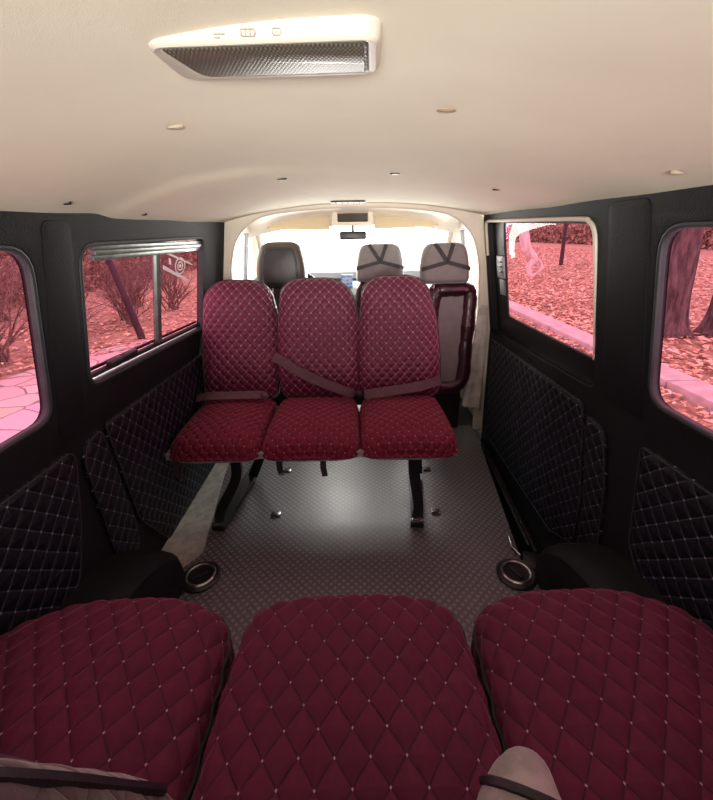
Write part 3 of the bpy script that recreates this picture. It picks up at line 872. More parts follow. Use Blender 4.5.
# steering wheel
t = thing('steering_wheel', 'dark steering wheel ahead of the black driver seat', 'steering wheel', (-.42, 2.86, .80))
M = Matrix.Rotation(R(-35), 4, 'X'); C0 = Vector((-.42, 2.84, .80))
bm = BM(); add_tube(bm, [C0+(M @ Vector((.185*math.cos(2*PI*k/36), .185*math.sin(2*PI*k/36), 0))) for k in range(36)], .014, 8, True)
M = Matrix.Rotation(R(25), 4, 'X')
bm.free(); bm = BM()
add_tube(bm, [C0+(M @ Vector((.185*math.cos(2*PI*k/36), 0, .185*math.sin(2*PI*k/36)))) for k in range(36)], .014, 8, True)
obj('rim', bm, M_blackgl, t)
bm = BM(); add_lathe(bm, [(0, .02), (.05, .016), (.06, 0), (.05, -.03), (0, -.03)], C0, 20, M @ Matrix.Rotation(R(90), 4, 'X')); obj('hub', bm, M_blackgl, t)
for a in (90+120, 90-120, 90+0):
    bm = BM(); add_tube(bm, [C0, C0+(M @ Vector((.18*math.cos(R(a+180)), 0, .18*math.sin(R(a+180)))))], .011, 8); obj('spoke', bm, M_blackgl, t)
bm = BM(); add_tube(bm, [C0+(M @ Vector((0, .02, 0))), C0+(M @ Vector((0, .30, 0)))], .03, 10); obj('steering_column', bm, M_blackgl, t)
# card on the dash
t = thing('printed_box', 'small blue and white box standing on the dashboard', 'box', (-.06, 3.02, .80))
bm = BM(); add_box(bm, (-.062, 3.06, .868), (.085, .05, .095), .004); obj('box_body', bm, M_blue, t)
bm = BM()
for k in range(3): add_box(bm, (-.062, 3.0345, .835+.028*k), (.075, .002, .006))
obj('printed_lines', bm, M_sticker, t)
# sun visors
for (xa, xb, lab) in ((-.60, -.165, 'tan fold-up sun visor above the black driver seat'), (.135, .585, 'tan fold-up sun visor above the grey-backed passenger seats')):
    t = thing('sun_visor', lab, 'sun visor', ((xa+xb)/2, 2.90, 1.25))
    bm = BM()
    sgn = -1 if xa < 0 else 1
    o = round_poly([(xa, 0), (xb, 0), (xb, .075), (xa, .075)] if False else ([(xa, .02), (xb, 0), (xb, .085), (xa+.06, .07)] if sgn < 0 else [(xa, 0), (xb, .02), (xb-.06, .07), (xa, .085)]), .022)
    def vm(x, y, d): return Vector((x, 2.86+.25*y-d, 1.236+y-.02*abs(x)**2))
    k = len(o)
    rows = [[bm.verts.new(vm(p[0], p[1], d)) for p in offset_poly(o, off)] for off, d in ((-.006, -.012), (0, -.006), (0, .004), (-.008, .010))]
    for a, b in zip(rows, rows[1:]):
        for i in range(k): bm.faces.new((a[i], a[(i+1) % k], b[(i+1) % k], b[i]))
    bm.faces.new(rows[-1]); bm.faces.new(list(reversed(rows[0]))); bmesh.ops.recalc_face_normals(bm, faces=bm.faces)
    obj('visor_board', bm, M_visor, t)
    bm = BM(); xo = xa if sgn < 0 else xb
    add_tube(bm, [(xo-sgn*.05, 2.895, 1.318), (xo+sgn*.01, 2.90, 1.312), (xo+sgn*.035, 2.93, 1.316)], .007, 8); obj('visor_arm', bm, M_cream, t)
# overhead console
t = thing('overhead_console', 'cream overhead console with a dark panel between the sun visors', 'console', (-.01, 2.84, 1.27))
bm = BM(); o = round_poly([(-.155, 1.262), (.135, 1.262), (.118, 1.368), (-.138, 1.368)], .012); h = rrect(-.112, 1.285, .092, 1.345, .008)
holed_slab(bm, o, [h], .10, lambda x, z, d: Vector((x, 2.80+.35*(1.37-z)+d, z)), rnd=.006, steps=3); obj('console_body', bm, M_cream, t)
bm = BM(); bm.faces.new([bm.verts.new((x, 2.80+.35*(1.37-z)+.02, z)) for x, z in h]); obj('console_panel', bm, M_disp, t)
# mirror
t = thing('rear_view_mirror', 'black rear-view mirror hanging at the top of the windscreen', 'mirror', (-.01, 2.92, 1.165))
bm = BM(); add_box(bm, (-.01, 2.895, 1.196), (.185, .03, .058), .013, 3); obj('mirror_shell', bm, M_darksteel, t)
bm = BM(); add_box(bm, (-.01, 2.884, 1.193), (.165, .003, .044), .001); obj('mirror_glass', bm, M_mirror, t)
bm = BM(); add_tube(bm, [(-.01, 2.908, 1.215), (-.01, 2.94, 1.235), (-.01, 2.985, 1.262)], .009, 8); obj('mirror_stem', bm, M_darksteel, t)
bm = BM(); v = [bm.verts.new(p) for p in ((-.20, 2.975, 1.262), (-.10, 2.98, 1.262), (-.10, 2.97, 1.277), (-.19, 2.965, 1.277))]; bm.faces.new(v)
tag(obj('windscreen_sticker', bm, M_teal, None, False), 'small teal sticker at the top of the windscreen', 'sticker')

# ------------------------------------------------------------------ cab seats
def headrest_shape(w, h, d, c, M_=None, top=.78):
    bm = BM()
    poly = round_poly([(-w/2, 0), (w/2, 0), (w/2*.97, h*.55), (w/2*top, h), (-w/2*top, h), (-w/2*.97, h*.55)], [.03, .03, .05, .06, .06, .05])
    return bm, poly
YS = 2.47
def seat_back_body(t, xa, xb, ztop, mat, y, low):
    bm = BM(); w = xb-xa; cx = (xa+xb)/2
    poly = round_poly([(-w/2*.97, 0), (w/2*low, 0), (w/2*(.5+low/2), ztop*.55-.15), (w/2*.86, ztop-.30), (-w/2*.86, ztop-.30), (-w/2, ztop*.55-.15)], [.04, .04, .1, .08, .08, .1])
    M = frame_mat((cx, y, .30), (1, 0, 0), (0, .12, 1))         # z out of the face = towards the camera (-y)
    rims = pillow(bm, poly, .12 if low > .9 else .05, M, dome=.006, edge=.03, m0=.86, K=16, NA=72)
    obj('backrest', bm, mat, t); return M, poly, cx, w
def cab_seat(label, xa, xb, hx0, hx1, hz0, hz1, style, YS=2.47, low=.97):
    t = thing('cab_seat', label, 'seat', ((xa+xb)/2, YS+.1, .0))
    top = .935 if style != 'driver' else .975
    M, poly, cx, w = seat_back_body(t, xa, xb, top, M_leather if style == 'driver' else M_hrgrey, YS, low)
    # seat cushion and base, mostly hidden behind the bench
    bm = BM(); cp = rrect(-w/2, 0, w/2, .42, .05); pillow(bm, cp, .12, frame_mat((cx, YS+.09, .42), (1, 0, 0), (0, 1, .05)), dome=.02, edge=.03, K=12, NA=60); obj('seat', bm, M_leather if style == 'driver' else M_satin, t)
    bm = BM(); add_box(bm, (cx, YS+.28, .145), (w*.55, .36, .31), .02); obj('base', bm, M_darksteel, t)
    if style != 'driver':
        # satin cover bunched round the edge of the back
        bm = BM(); e = offset_poly(poly, -.03 if low > .9 else -.04); kk = len(e)
        path = smooth_path([(p[0], p[1], 0) for p in dedupe(e, .02)], 5, True)
        rr = [(.036 if low > .9 else .046)+.006*noise.noise(Vector((q.x*22, q.y*22, xa)))+.0012*math.sin(i*2.1) for i, q in enumerate(path)]
        lo = [(q, r_) for q, r_ in zip(path, rr)]
        add_tube(bm, [M @ Vector((q.x, q.y, -.018)) for q, _ in lo], [r_ for _, r_ in lo], 10, True)
        obj('bunched_cover', bm, M_satin, t)
    hw, hh = hx1-hx0, hz1-hz0; hc = (hx0+hx1)/2
    bm, hp = headrest_shape(hw, hh, .1, None, top=.80 if style != 'driver' else .74)
    Mh = frame_mat((hc, YS+.015, hz0), (1, 0, 0), (0, .10, 1))
    pillow(bm, hp, .105, Mh, dome=.012, edge=.028, m0=.8, K=20, NA=90)
    hr = obj('headrest', bm, M_leatherbr if style == 'driver' else M_hrgrey, t)
    if style == 'driver':
        bm = BM(); ip = round_poly([(-hw*.36, .02), (hw*.36, .02), (hw*.34, hh*.6), (hw*.27, hh*.86), (-hw*.27, hh*.86), (-hw*.34, hh*.6)], .03)
        pillow(bm, ip, .01, Mh @ Matrix.Translation((0, 0, .016)), dome=.006, edge=.008, m0=.9, K=12, NA=70); obj('headrest_panel', bm, M_leather, hr)
    else:
        for (a, b) in (((-.30, 1.0), (0, .52)), ((.16, 1.0), (0, .52))):
            bm = BM()
            ax, ay = a[0]*hw*.8, a[1]*hh*.985; bx, by = b[0]*hw, b[1]*hh
            pts = [Vector((ax+(bx-ax)*k/8, ay+(by-ay)*k/8, 0)) for k in range(9)]
            add_ribbon(bm, [Mh @ Vector((q.x, q.y, .015-.022*max(0, (q.y/hh-.72)/.28)**2)) for q in pts], Mh.to_3x3() @ Vector((1, 0, 0)), .022, .004); obj('headrest_strap', bm, M_strap, hr)
        for sx in (-1, 1):
            bm = BM(); pts = [Vector((sx*hw*.5*k/8, hh*(.52-.17*(k/8)), 0)) for k in range(9)]
            add_ribbon(bm, [Mh @ Vector((q.x, q.y, .014-.028*max(0, (abs(q.x)/(hw/2)-.72)/.28)**2)) for q in pts], Mh.to_3x3() @ Vector((0, 1, 0)), .022, .004); obj('headrest_strap', bm, M_strap, hr)
    for dx in (-.06, .06):
        bm = BM(); add_tube(bm, [(hc+dx, YS+.055, hz0-.06), (hc+dx, YS+.07, hz0+.03)], .007, 8); obj('headrest_post', bm, M_chrome, t)
    return t
cab_seat('black leather driver seat with a dark headrest', -.69, -.30, -.612, -.303, .895, 1.170, 'driver')
cab_seat('middle cab seat with a strapped grey headrest, half hidden behind the bench', -.005, .325, .010, .300, .925, 1.148, 'pass')
cab_seat('cab passenger seat by the right door, grey back edged in bunched dark maroon satin', .395, .728, .372, .642, .935, 1.152, 'pass', 2.235, .55)

# white pillar cover strip hanging at the right of the hoop
bm = BM()
P = smooth_path([(.738, 2.292, .80), (.732, 2.288, .62), (.720, 2.278, .45), (.708, 2.268, .30), (.698, 2.26, .17)], 6)
n = len(P); rows = []
for i, p in enumerate(P):
    w = .028+.030*(i/(n-1)); row = []
    for k in range(9):
        a = -1+2*k/8
        end = .030*noise.noise(Vector((k*1.7, 3, 1)))*(i/(n-1))**6
        row.append(bm.verts.new((p.x+a*w, p.y+.009*math.sin(a*5+i*.05)*(i/(n-1)), p.z+end-.02*a*(i/(n-1)))))
    rows.append(row)
for a, b in zip(rows, rows[1:]):
    for k in range(8): bm.faces.new((a[k], a[k+1], b[k+1], b[k]))
co = tag(obj('pillar_cloth', bm, M_cloth), 'off-white cloth strip with ragged lower end hanging beside the right door pillar', 'cloth')
so = co.modifiers.new('Solid', 'SOLIDIFY'); so.thickness = .004

# ------------------------------------------------------------------ far bench of three seats, facing the camera
t = thing('bench_seat', 'far three-seat bench with maroon quilted covers on black legs', 'bench seat', (-.185, 1.62, 0))
SEATS = [(-.760, -.394), (-.388, .004), (.014, .402)]
pans = []
for i, (xa, xb) in enumerate(SEATS):
    w = xb-xa; cx = (xa+xb)/2
    fw = w/2*1.0
    poly = round_poly([(-fw*.96, 0), (fw*.96, 0), (fw*1.01, -.20), (fw*1.01, -.425), (fw*.82, -.462), (-fw*.82, -.462), (-fw*1.01, -.425), (-fw*1.01, -.20)][::-1], [.04]*8)
    poly = [(x, y) for x, y in poly]
    if sum(poly[k-1][0]*poly[k][1]-poly[k][0]*poly[k-1][1] for k in range(len(poly))) < 0: poly = poly[::-1]
    # seat plane: +x right, +y away from the camera, z up; front edge a little raised then rolled over
    M = frame_mat((cx, 1.862, .430), (1, 0, 0), (0, 1, .012))
    def shp(x, y, z, w=w):
        q = max(0, (-y-.30)/.155)
        return x, y, z-.018*q*q+.006*math.cos(x/w*PI)
    bm = BM(); rims = pillow(bm, poly, .062, M, dome=.020, edge=.040, m0=.80, quilt=(QF[0], QF[1], .003), K=50, NA=200, shape=shp, bulge=.008, uv_off=(0, 0))
    c = obj('seat_cushion', bm, M_seatfar, t)
    bm = BM(); add_tube(bm, [p for p in rims[1][::3]], .006, 6, True); obj('piping', bm, M_piping, c)
    # backrest
    s = 1
    if i == 0: bp = [(-w*.47, .0), (w*.46, .0), (w*.50, .16), (w*.50, .38), (w*.40, .54), (w*.24, .588), (-w*.26, .592), (-w*.45, .53), (-w*.50, .27)]
    elif i == 1: bp = [(-w*.43, .0), (w*.49, .0), (w*.50, .16), (w*.50, .36), (w*.42, .53), (w*.24, .592), (-w*.26, .594), (-w*.42, .55), (-w*.48, .34), (-w*.48, .16)]
    else: bp = [(-w*.48, .0), (w*.49, .0), (w*.50, .18), (w*.47, .38), (w*.36, .55), (w*.20, .60), (-w*.24, .60), (-w*.41, .56), (-w*.48, .34), (-w*.50, .16)]
    bp = [(x*(1.04 if i == 0 else 1.06), y) for x, y in bp]
    bpoly = round_poly(bp, .05)
    Mb = frame_mat((cx, 1.832, .425), (1, 0, 0), (0, .20, 1))
    if i == 0: Mb.translation.x += .003
    def shb(x, y, z, w=w):
        return x, y, z+.020*math.exp(-((y-.14)/.12)**2)-.010*max(0, (y-.42)/.16)
    bm = BM(); rims = pillow(bm, bpoly, .10, Mb, dome=.028, edge=.04, m0=.68, quilt=(QF[0], QF[1], .0028), K=50, NA=200, shape=shb, bulge=.006)
    b = obj('backrest', bm, M_far, t)
    bm = BM(); add_tube(bm, [p for p in rims[0][::3]], .0045, 6, True); obj('piping', bm, M_piping, b)
# grey pan under the cushions, scalloped between them
bm = BM(); n = 60
secs = []
for k in range(n+1):
    x = -.775+1.173*k/n
    q = 0
    for xa, xb in SEATS:
        u = (x-(xa+xb)/2)/((xb-xa)/2)
        if abs(u) <= 1: q = 1-abs(u)**4
    fr = 1.425-.020*q; zt = .370; zb = .338-.006*q
    secs.append([bm.verts.new(p) for p in ((x, 1.88, zt), (x, fr, zt), (x, fr-.002, zb+.008), (x, fr+.012, zb), (x, 1.88, zb))])
for a, b in zip(secs, secs[1:]):
    for k in range(5): bm.faces.new((a[k], a[(k+1) % 5], b[(k+1) % 5], b[k]))
bm.faces.new(secs[0]); bm.faces.new(list(reversed(secs[-1]))); bmesh.ops.recalc_face_normals(bm, faces=bm.faces)
obj('seat_pan', bm, M_grey, t)
for x in (-.565, .245):                   # back struts joining pan and backs
    bm = BM(); add_tube(bm, [(x, 1.86, .345), (x, 1.965, .42), (x, 2.02, .75), (x, 2.04, .95)], .016, 8); obj('back_strut', bm, M_darksteel, t)
def leg(xt, xb, white=False):
    bm = BM()
    def bar(pts, w, d):
        add_ribbon(bm, pts, (1, 0, 0), w, d)
    bar(smooth_path([(xt, 1.50, .345), (xt+.004, 1.495, .22), (xb+.010, 1.475, .08), (xb, 1.455, .024)], 5), .042, .03)
    bar(smooth_path([(xt+.055, 1.66, .345), (xt+.052, 1.72, .20), (xb+.06, 1.80, .03)], 5), .045, .03)
    bar([(xb, 1.42, .014), (xb+.012, 1.50, .014), (xb+.05, 1.86, .014)], .055, .024)
    return obj('leg', bm, M_darksteel, t)
l1 = leg(-.525, -.602); l2 = leg(.232, .245)
for l, x in ((l1, -.602), (l2, .247)):
    bm = BM(); add_box(bm, (x, 1.43, .030), (.05, .02, .014), .004); obj('foot_bolt', bm, M_chrome, l)
# lap belts
def belt(name, pts, wd, width=.045, mat=M_belt, parent=None, n=5):
    bm = BM(); add_ribbon(bm, smooth_path(pts, n), wd, width, .003); return obj(name, bm, mat, parent or t)
belt('seat_belt', [(-.765, 1.772, .466), (-.70, 1.765, .480), (-.60, 1.762, .482), (-.50, 1.766, .482), (-.44, 1.78, .474)], (0, .8, .5))
belt('seat_belt', [(-.395, 1.82, .655), (-.34, 1.802, .628), (-.26, 1.782, .582), (-.16, 1.768, .536), (-.07, 1.762, .500), (-.02, 1.772, .474)], (0.25, .2, 1))
belt('seat_belt', [(.035, 1.772, .470), (.10, 1.765, .482), (.20, 1.760, .498), (.30, 1.765, .512), (.40, 1.80, .528)], (0, .35, 1))
bk = BM(); add_box(bk, (-.432, 1.745, .486), (.026, .05, .022), .006, 2, Matrix.Rotation(R(25), 4, 'Z')); obj('belt_buckle', bk, M_belt, t)
bk = BM(); add_box(bk, (.012, 1.745, .488), (.022, .045, .03), .006, 2); obj('belt_buckle', bk, M_darksteel, t)
# strap ends hanging under the pan
for x, z in ((-.735, .262), (-.318, .280), (-.142, .272)):
    hb = belt('hanging_strap', [(x, 1.420, .345), (x, 1.420, .30), (x+.004, 1.42, z)], (1, 0, 0), .024, M_beltdark)
    bm = BM(); add_box(bm, (x+.004, 1.42, z-.004), (.024, .008, .014), .003); obj('strap_tip', bm, M_chrome if x < -.3 else M_beltdark, hb)

# ------------------------------------------------------------------ near bench, in front of the camera
t = thing('bench_seat', 'near three-seat bench with large maroon quilted cushions, cut by the photo edge', 'bench seat', (-.02, .42, 0))
NEAR = [(-.745, -.262, .0), (-.246, .214, .0), (.226, .705, .0)]
ZN = .475
for i, (xa, xb, _) in enumerate(NEAR):
    w = xb-xa; cx = (xa+xb)/2; fw = w/2
    pl = [(-fw, -.22), (fw, -.22), (fw*1.0, .06), (fw*.93, .235), (fw*.5, .258), (-fw*.5, .258), (-fw*.93, .235), (-fw*1.0, .06)]
    if i == 0: pl = [(-fw, -.22), (fw, -.22), (fw*1.0, .06), (fw*.97, .215), (fw*.5, .262), (-fw*.45, .255), (-fw*.92, .195), (-fw*1.0, .05)]
    if i == 2: pl = [(-fw, -.22), (fw, -.22), (fw*1.0, .05), (fw*.92, .205), (fw*.40, .266), (-fw*.5, .262), (-fw*.97, .222), (-fw*1.0, .06)]
    poly = round_poly(pl, [.05, .05, .08, .055, .10, .10, .055, .08])
    M = frame_mat((cx, .425, ZN-.024), (1, 0, 0), (0, 1, .03))
    bm = BM()
    def shn(x, y, z): return x, y, z+.006*noise.noise(Vector((x*6, y*6, cx)))
    rims = pillow(bm, poly, .125, M, dome=.026, edge=.034, m0=.86, quilt=(QN[0], QN[1], .0050), K=64, NA=260, shape=shn, bulge=.008)
    c = obj('seat_cushion', bm, M_near, t)
    bm = BM(); add_tube(bm, [p for p in rims[0][::3]], .0045, 6, True); obj('piping', bm, M_piping, c)
# backrests, just below the lower edge of the picture
for i, (xa, xb, _) in enumerate(NEAR):
    w = xb-xa; cx = (xa+xb)/2; fw = w/2
    pl = [(-fw*.98, 0), (fw*.98, 0), (fw*.99, .25), (fw*.90, .42), (fw*.5, .52), (-fw*.5, .52), (-fw*.90, .42), (-fw*.99, .25)]
    poly = round_poly(pl, .07)
    # the face looks forward (+y): x runs right to left
    M = frame_mat((cx+(.045, 0, 0)[i], (.350, .285, .305)[i], ZN+.02), (-1, 0, 0), (0, -.46, 1))
    bm = BM(); rims = pillow(bm, poly, .08, M, dome=.012, edge=.035, m0=.75, quilt=(QN[0], QN[1], .002), K=36, NA=160)
    b = obj('backrest', bm, M_gauze, t)
    bm = BM(); add_tube(bm, smooth_path(rims[2][::10], 6, True), .006, 6, True); obj('piping', bm, M_piping, b)
# folded side pad between the middle and right seats
bm = BM()
P = smooth_path([(.166, .240, .572), (.172, .264, .588), (.180, .288, .600), (.188, .306, .606), (.193, .320, .608)], 5)
add_tube(bm, P, [.054, .054, .0538, .0535, .053, .0522, .051, .049, .0465, .0435, .0405, .0375, .035, .0325, .030, .0275, .025, .0215, .017, .011, .003], 20)
ar = obj('armrest_pad', bm, M_pad, t); ar['label'] = 'worn grey-beige rounded pad'
bm = BM(); a, b = P[8], P[10]; tt = (b-a).normalized()
u_ = tt.cross(Vector((0, 0, 1))).normalized(); v_ = tt.cross(u_)
add_tube(bm, [P[9]+u_*.0445*math.cos(2*PI*k/28)+v_*.0445*math.sin(2*PI*k/28) for k in range(28)], .005, 6, True); obj('piping', bm, M_piping, ar)
# belt across the left seat by its backrest
bm = BM(); add_ribbon(bm, smooth_path([(-.72, .385, ZN+.012), (-.60, .372, ZN+.020), (-.47, .352, ZN+.022), (-.36, .322, ZN+.030)], 6), (0, 1, .1), .05, .004); obj('seat_belt', bm, plain('dark_mauve_webbing', (.05, .028, .04), .65, bump=.4, bscale=500), t)
# frame below
bm = BM(); add_box(bm, (-.02, .42, ZN-.165), (1.40, .44, .03), .008); obj('seat_pan', bm, M_grey, t)
for x in (-.5, .46):
    bm = BM(); add_box(bm, (x, .50, (ZN-.18)/2), (.05, .05, ZN-.18), .006); add_box(bm, (x, .28, (ZN-.18)/2), (.05, .05, ZN-.18), .006); add_box(bm, (x, .40, .014), (.06, .40, .026), .006); obj('leg', bm, M_darksteel, t)

# ------------------------------------------------------------------ floor fittings
def floor_cap(x, y, rz, lab):
    t = thing('floor_plug', lab, 'floor plug', (x, y, 0))
    bm = BM(); add_lathe(bm, [(.050, .0), (.068, .0), (.070, .008), (.062, .014), (.050, .012)], (x, y, .001), 40); obj('collar', bm, M_darksteel, t)
    bm = BM(); add_lathe(bm, [(.042, .006), (.044, .016), (.050, .018), (.055, .014), (.056, .004)], (x, y, .001), 40); obj('ring', bm, M_chrome, t)
    bm = BM(); add_lathe(bm, [(0, .008), (.03, .008), (.043, .010), (.044, .001), (0, .001)], (x, y, .001), 40); obj('disc', bm, M_blackgl, t)
    bm = BM(); add_box(bm, (x, y, .012), (.058, .013, .008), .003, 2, Matrix.Rotation(rz, 4, 'Z')); obj('turn_bar', bm, M_alu, t)
floor_cap(-.587, 1.178, R(40), 'round metal-ringed floor plug beside the left wheel arch')
floor_cap(.569, 1.166, R(-65), 'round metal-ringed floor plug beside the door sill on the right')
def anchor(x, y, lab):
    t = thing('floor_anchor', lab, 'floor anchor', (x, y, 0))
    bm = BM(); add_box(bm, (x, y, .004), (.042, .034, .007), .002); obj('anchor_plate', bm, M_chrome, t)
    bm = BM(); add_box(bm, (x-.004, y-.004, .009), (.030, .024, .006), .002); obj('anchor_slot', bm, M_darksteel, t)
anchor(-.375, 1.52, 'small black-centred floor anchor on the bright mat under the bench front edge')
anchor(-.38, 1.87, 'small floor anchor under the rear of the bench, behind a hanging strap')
anchor(.345, 1.52, 'small floor anchor beside the right bench foot')
anchor(.36, 1.86, 'small floor anchor under the rear of the bench near its right leg')
# bracket by the door sill
t = thing('sill_bracket', 'bent metal bracket beside the right floor plug at the door step', 'bracket', (.66, 1.22, 0))
bm = BM(); add_box(bm, (.655, 1.215, .010), (.075, .085, .016), .005, 2, Matrix.Rotation(R(-20), 4, 'Z')); obj('bracket_plate', bm, M_darksteel, t)
bm = BM(); add_tube(bm, [(.615, 1.245, .012), (.60, 1.29, .012), (.613, 1.36, .006)], .005, 8); obj('bracket_edge', bm, M_chrome, t)
bm = BM(); add_box(bm, (.688, 1.205, .024), (.012, .05, .018), .003); obj('bracket_tab', bm, M_alu, t)

# unseen rear wall and window of the van, added to cut sky light from behind
bm = BM(); holed_slab(bm, [(-.84, -.15), (.84, -.15), (.84, 1.42), (-.84, 1.42)], [rrect(-.58, .76, .58, 1.22, .06)], .05, lambda x, z, d: Vector((x, Y0-d, z)), rnd=.014)
struct('wall_back', bm, M_black)
r = struct_root('window_8', (0, Y0, .76)); bm = BM(); bm.faces.new([bm.verts.new((x, Y0-.03, z)) for x, z in rrect(-.58, .76, .58, 1.22, .06)]); obj('window_pane', bm, glass('grey_tinted_rear_glass', (.45, .43, .42)), r)

# ------------------------------------------------------------------ outdoors
GZ = -.65
random.seed(5)
def gz(x, y):
    # flat by the van, banks rising gently far to the right and left
    a = max(0, x-4.2); b = max(0, -x-6)
    return GZ+.012*max(0, a-4)**1.2+.006*b**1.2+ (.06*noise.noise(Vector((x*.5, y*.5, 2))) if (x > 4.3 or x < -4.8) else 0)
bm = BM(); xs = [-60, -40, -28, -20, -15]+[-12+.6*k for k in range(41)]+[15, 20, 28, 40, 60]; ys = [-25, -15, -8]+[-4+.9*k for k in range(40)]+[36, 44, 56, 75]
g = [[bm.verts.new((x, y, gz(x, y)-.01)) for x in xs] for y in ys]
for j in range(len(ys)-1):
    for i in range(len(xs)-1): bm.faces.new((g[j][i], g[j][i+1], g[j+1][i+1], g[j+1][i]))
o = obj('ground', bm, M_ground, None, True, origin=(0, 0, 0)); o['kind'] = 'structure'
def sheet(name, x0, x1, y0, y1, z, mat, th=.02):
    bm = BM(); add_box(bm, ((x0+x1)/2, (y0+y1)/2, z-th/2), (x1-x0, y1-y0, th)); return struct(name, bm, mat, False)
bm = BM()
pp = [(-1.6, -12), (-1.6, 9.6), (-2.6, 8.8), (-3.3, 8.0), (-4.1, 7.25), (-4.7, 6.4), (-4.9, 5.4), (-4.9, -12)]
vt = [bm.verts.new((x, y, GZ+.015)) for x, y in pp]; vb = [bm.verts.new((x, y, GZ-.02)) for x, y in pp]
bm.faces.new(vt); bm.faces.new(list(reversed(vb)))
for i in range(len(pp)): bm.faces.new((vt[i], vb[i], vb[(i+1) % len(pp)], vt[(i+1) % len(pp)]))
bmesh.ops.recalc_face_normals(bm, faces=bm.faces)
struct('path', bm, M_stone, False)
sheet('road', -1.6, 3.05, -14, 70, GZ+.012, M_road)
# kerb of long concrete blocks on the right
bm = BM(); y = -3.0
while y < 34:
    add_box(bm, (3.92, y+.74, GZ+.04), (.42, 1.475, .16), .02, 2); y += 1.5
struct('kerb', bm, M_kerb)

def branchy(bm, p, d, length, r, depth, spread, up=.25):
    n = 4; pts = [p.copy()]; q = p.copy(); dd = d.normalized()
    for k in range(n):
        dd = (dd+Vector((random.uniform(-1, 1), random.uniform(-1, 1), random.uniform(-.4, .8)*up*2))*.22).normalized()
        q = q+dd*length/n; pts.append(q.copy())
    add_tube(bm, pts, [r*(1-.55*k/n) for k in range(n+1)], 4 if depth < 2 else 6)
    if depth <= 0: return
    for k in range(random.randint(3, 4)):
        i = random.randint(1, n); s = pts[i]
        nd = (dd*.6+Vector((random.uniform(-1, 1), random.uniform(-1, 1), random.uniform(-.2, .9)))*spread).normalized()
        branchy(bm, s, nd, length*random.uniform(.5, .75), r*.5, depth-1, spread, up)
def bush(x, y, h, n, label, group):
    bm = BM()
    for k in range(n):
        a = random.uniform(0, 2*PI); d = Vector((math.cos(a)*.45, math.sin(a)*.45, 1))
        branchy(bm, Vector((x+random.uniform(-.15, .15), y+random.uniform(-.15, .15), gz(x, y)-.02)), d, h*random.uniform(.45, .62), .022, 3, .8)
    return tag(obj('bare_bush', bm, M_twig), label, 'bush', group)
bi = 0
for (x, y, h) in ((-5.6, 6.0, 1.8), (-5.9, 7.8, 1.9), (-5.5, 9.5, 1.7), (-6.2, 11.2, 1.9), (-6.0, 13.0, 1.8), (-5.15, 6.9, 1.6), (-5.0, 8.7, 1.6), (-5.2, 5.2, 1.7), (-4.9, 10.6, 1.6), (-8.0, 6.9, 2.0), (-7.6, 4.4, 1.8), (-8.4, 9.4, 2.1)):
    bush(x, y, h, 10, 'leafless brown bush in the thicket seen through the left windows', 'bare bushes beyond the left windows')
# a thick scrub behind them and a hedge far right: nobody could count it
def scrub(name, label, x0, x1, y0, y1, n, h, mat, leaf=.09):
    bm = BM()
    for k in range(n):
        x = random.uniform(x0, x1); y = random.uniform(y0, y1); z = gz(x, y)+random.random()**1.1*h
        s = leaf*random.uniform(.6, 1.5); a = Vector((random.uniform(-1, 1), random.uniform(-1, 1), random.uniform(-1, 1))).normalized(); b = a.orthogonal().normalized(); c = a.cross(b)
        p = Vector((x, y, z))
        vs = [bm.verts.new(p+b*s), bm.verts.new(p+c*s*.55+a*s*.1), bm.verts.new(p-b*s), bm.verts.new(p-c*s*.55)]
        bm.faces.new((vs[0], vs[1], vs[2])); bm.faces.new((vs[0], vs[2], vs[3]))
    return tag(obj(name, bm, mat, None, False), label, 'undergrowth', None, 'stuff')
scrub('undergrowth', 'brown leafy scrub behind the bare bushes, seen through the left windows', -13.5, -9.6, 2, 30, 26000, 3.4, M_dryleaf, .12)
scrub('undergrowth', 'low distant hedge across the leaf-covered lawn, seen through the right windows', 26, 30, 6, 72, 26000, 2.6, M_dryleaf, .20)
# leaning trunk on the left
bm = BM()
add_tube(bm, smooth_path([(-4.15, 7.55, GZ-.03), (-4.32, 7.50, .2), (-4.52, 7.46, 1.1), (-4.85, 7.42, 2.6)], 5), [.068-.0018*k for k in range(16)], 10)
tag(obj('leaning_post', bm, M_post), 'thin dark leaning post in front of the bushes beyond the left sliding window', 'post')
# big trunks on the right
def trunk(x, y, r, lean, label):
    bm = BM(); n = 26; sides = 28; rows = []
    for i in range(n+1):
        z = -.05+5.2*i/n
        f = 1+.55*math.exp(-z/.22)-.03*z
        row = []
        for k in range(sides):
            a = 2*PI*k/sides
            rr = r*f*(1+.10*noise.noise(Vector((math.cos(a)*1.6+x, math.sin(a)*1.6, z*.7)))+.12*math.exp(-z/.25)*math.sin(a*5+x))
            row.append(bm.verts.new((x+lean*z+rr*math.cos(a), y+rr*math.sin(a), gz(x, y)+z)))
        rows.append(row)
    for a, b in zip(rows, rows[1:]):
        for k in range(sides): bm.faces.new((a[k], a[(k+1) % sides], b[(k+1) % sides], b[k]))
    bm.faces.new(rows[-1])
    t0 = tag(obj('tree_trunk', bm, M_bark), label, 'tree')
    return t0
trunk(5.70, 7.08, .215, -.02, 'thick grey tree trunk in fallen leaves beyond the rear right window, its full width showing')
trunk(6.50, 6.95, .22, .03, 'thick tree trunk cut by the photo edge beyond the rear right window')
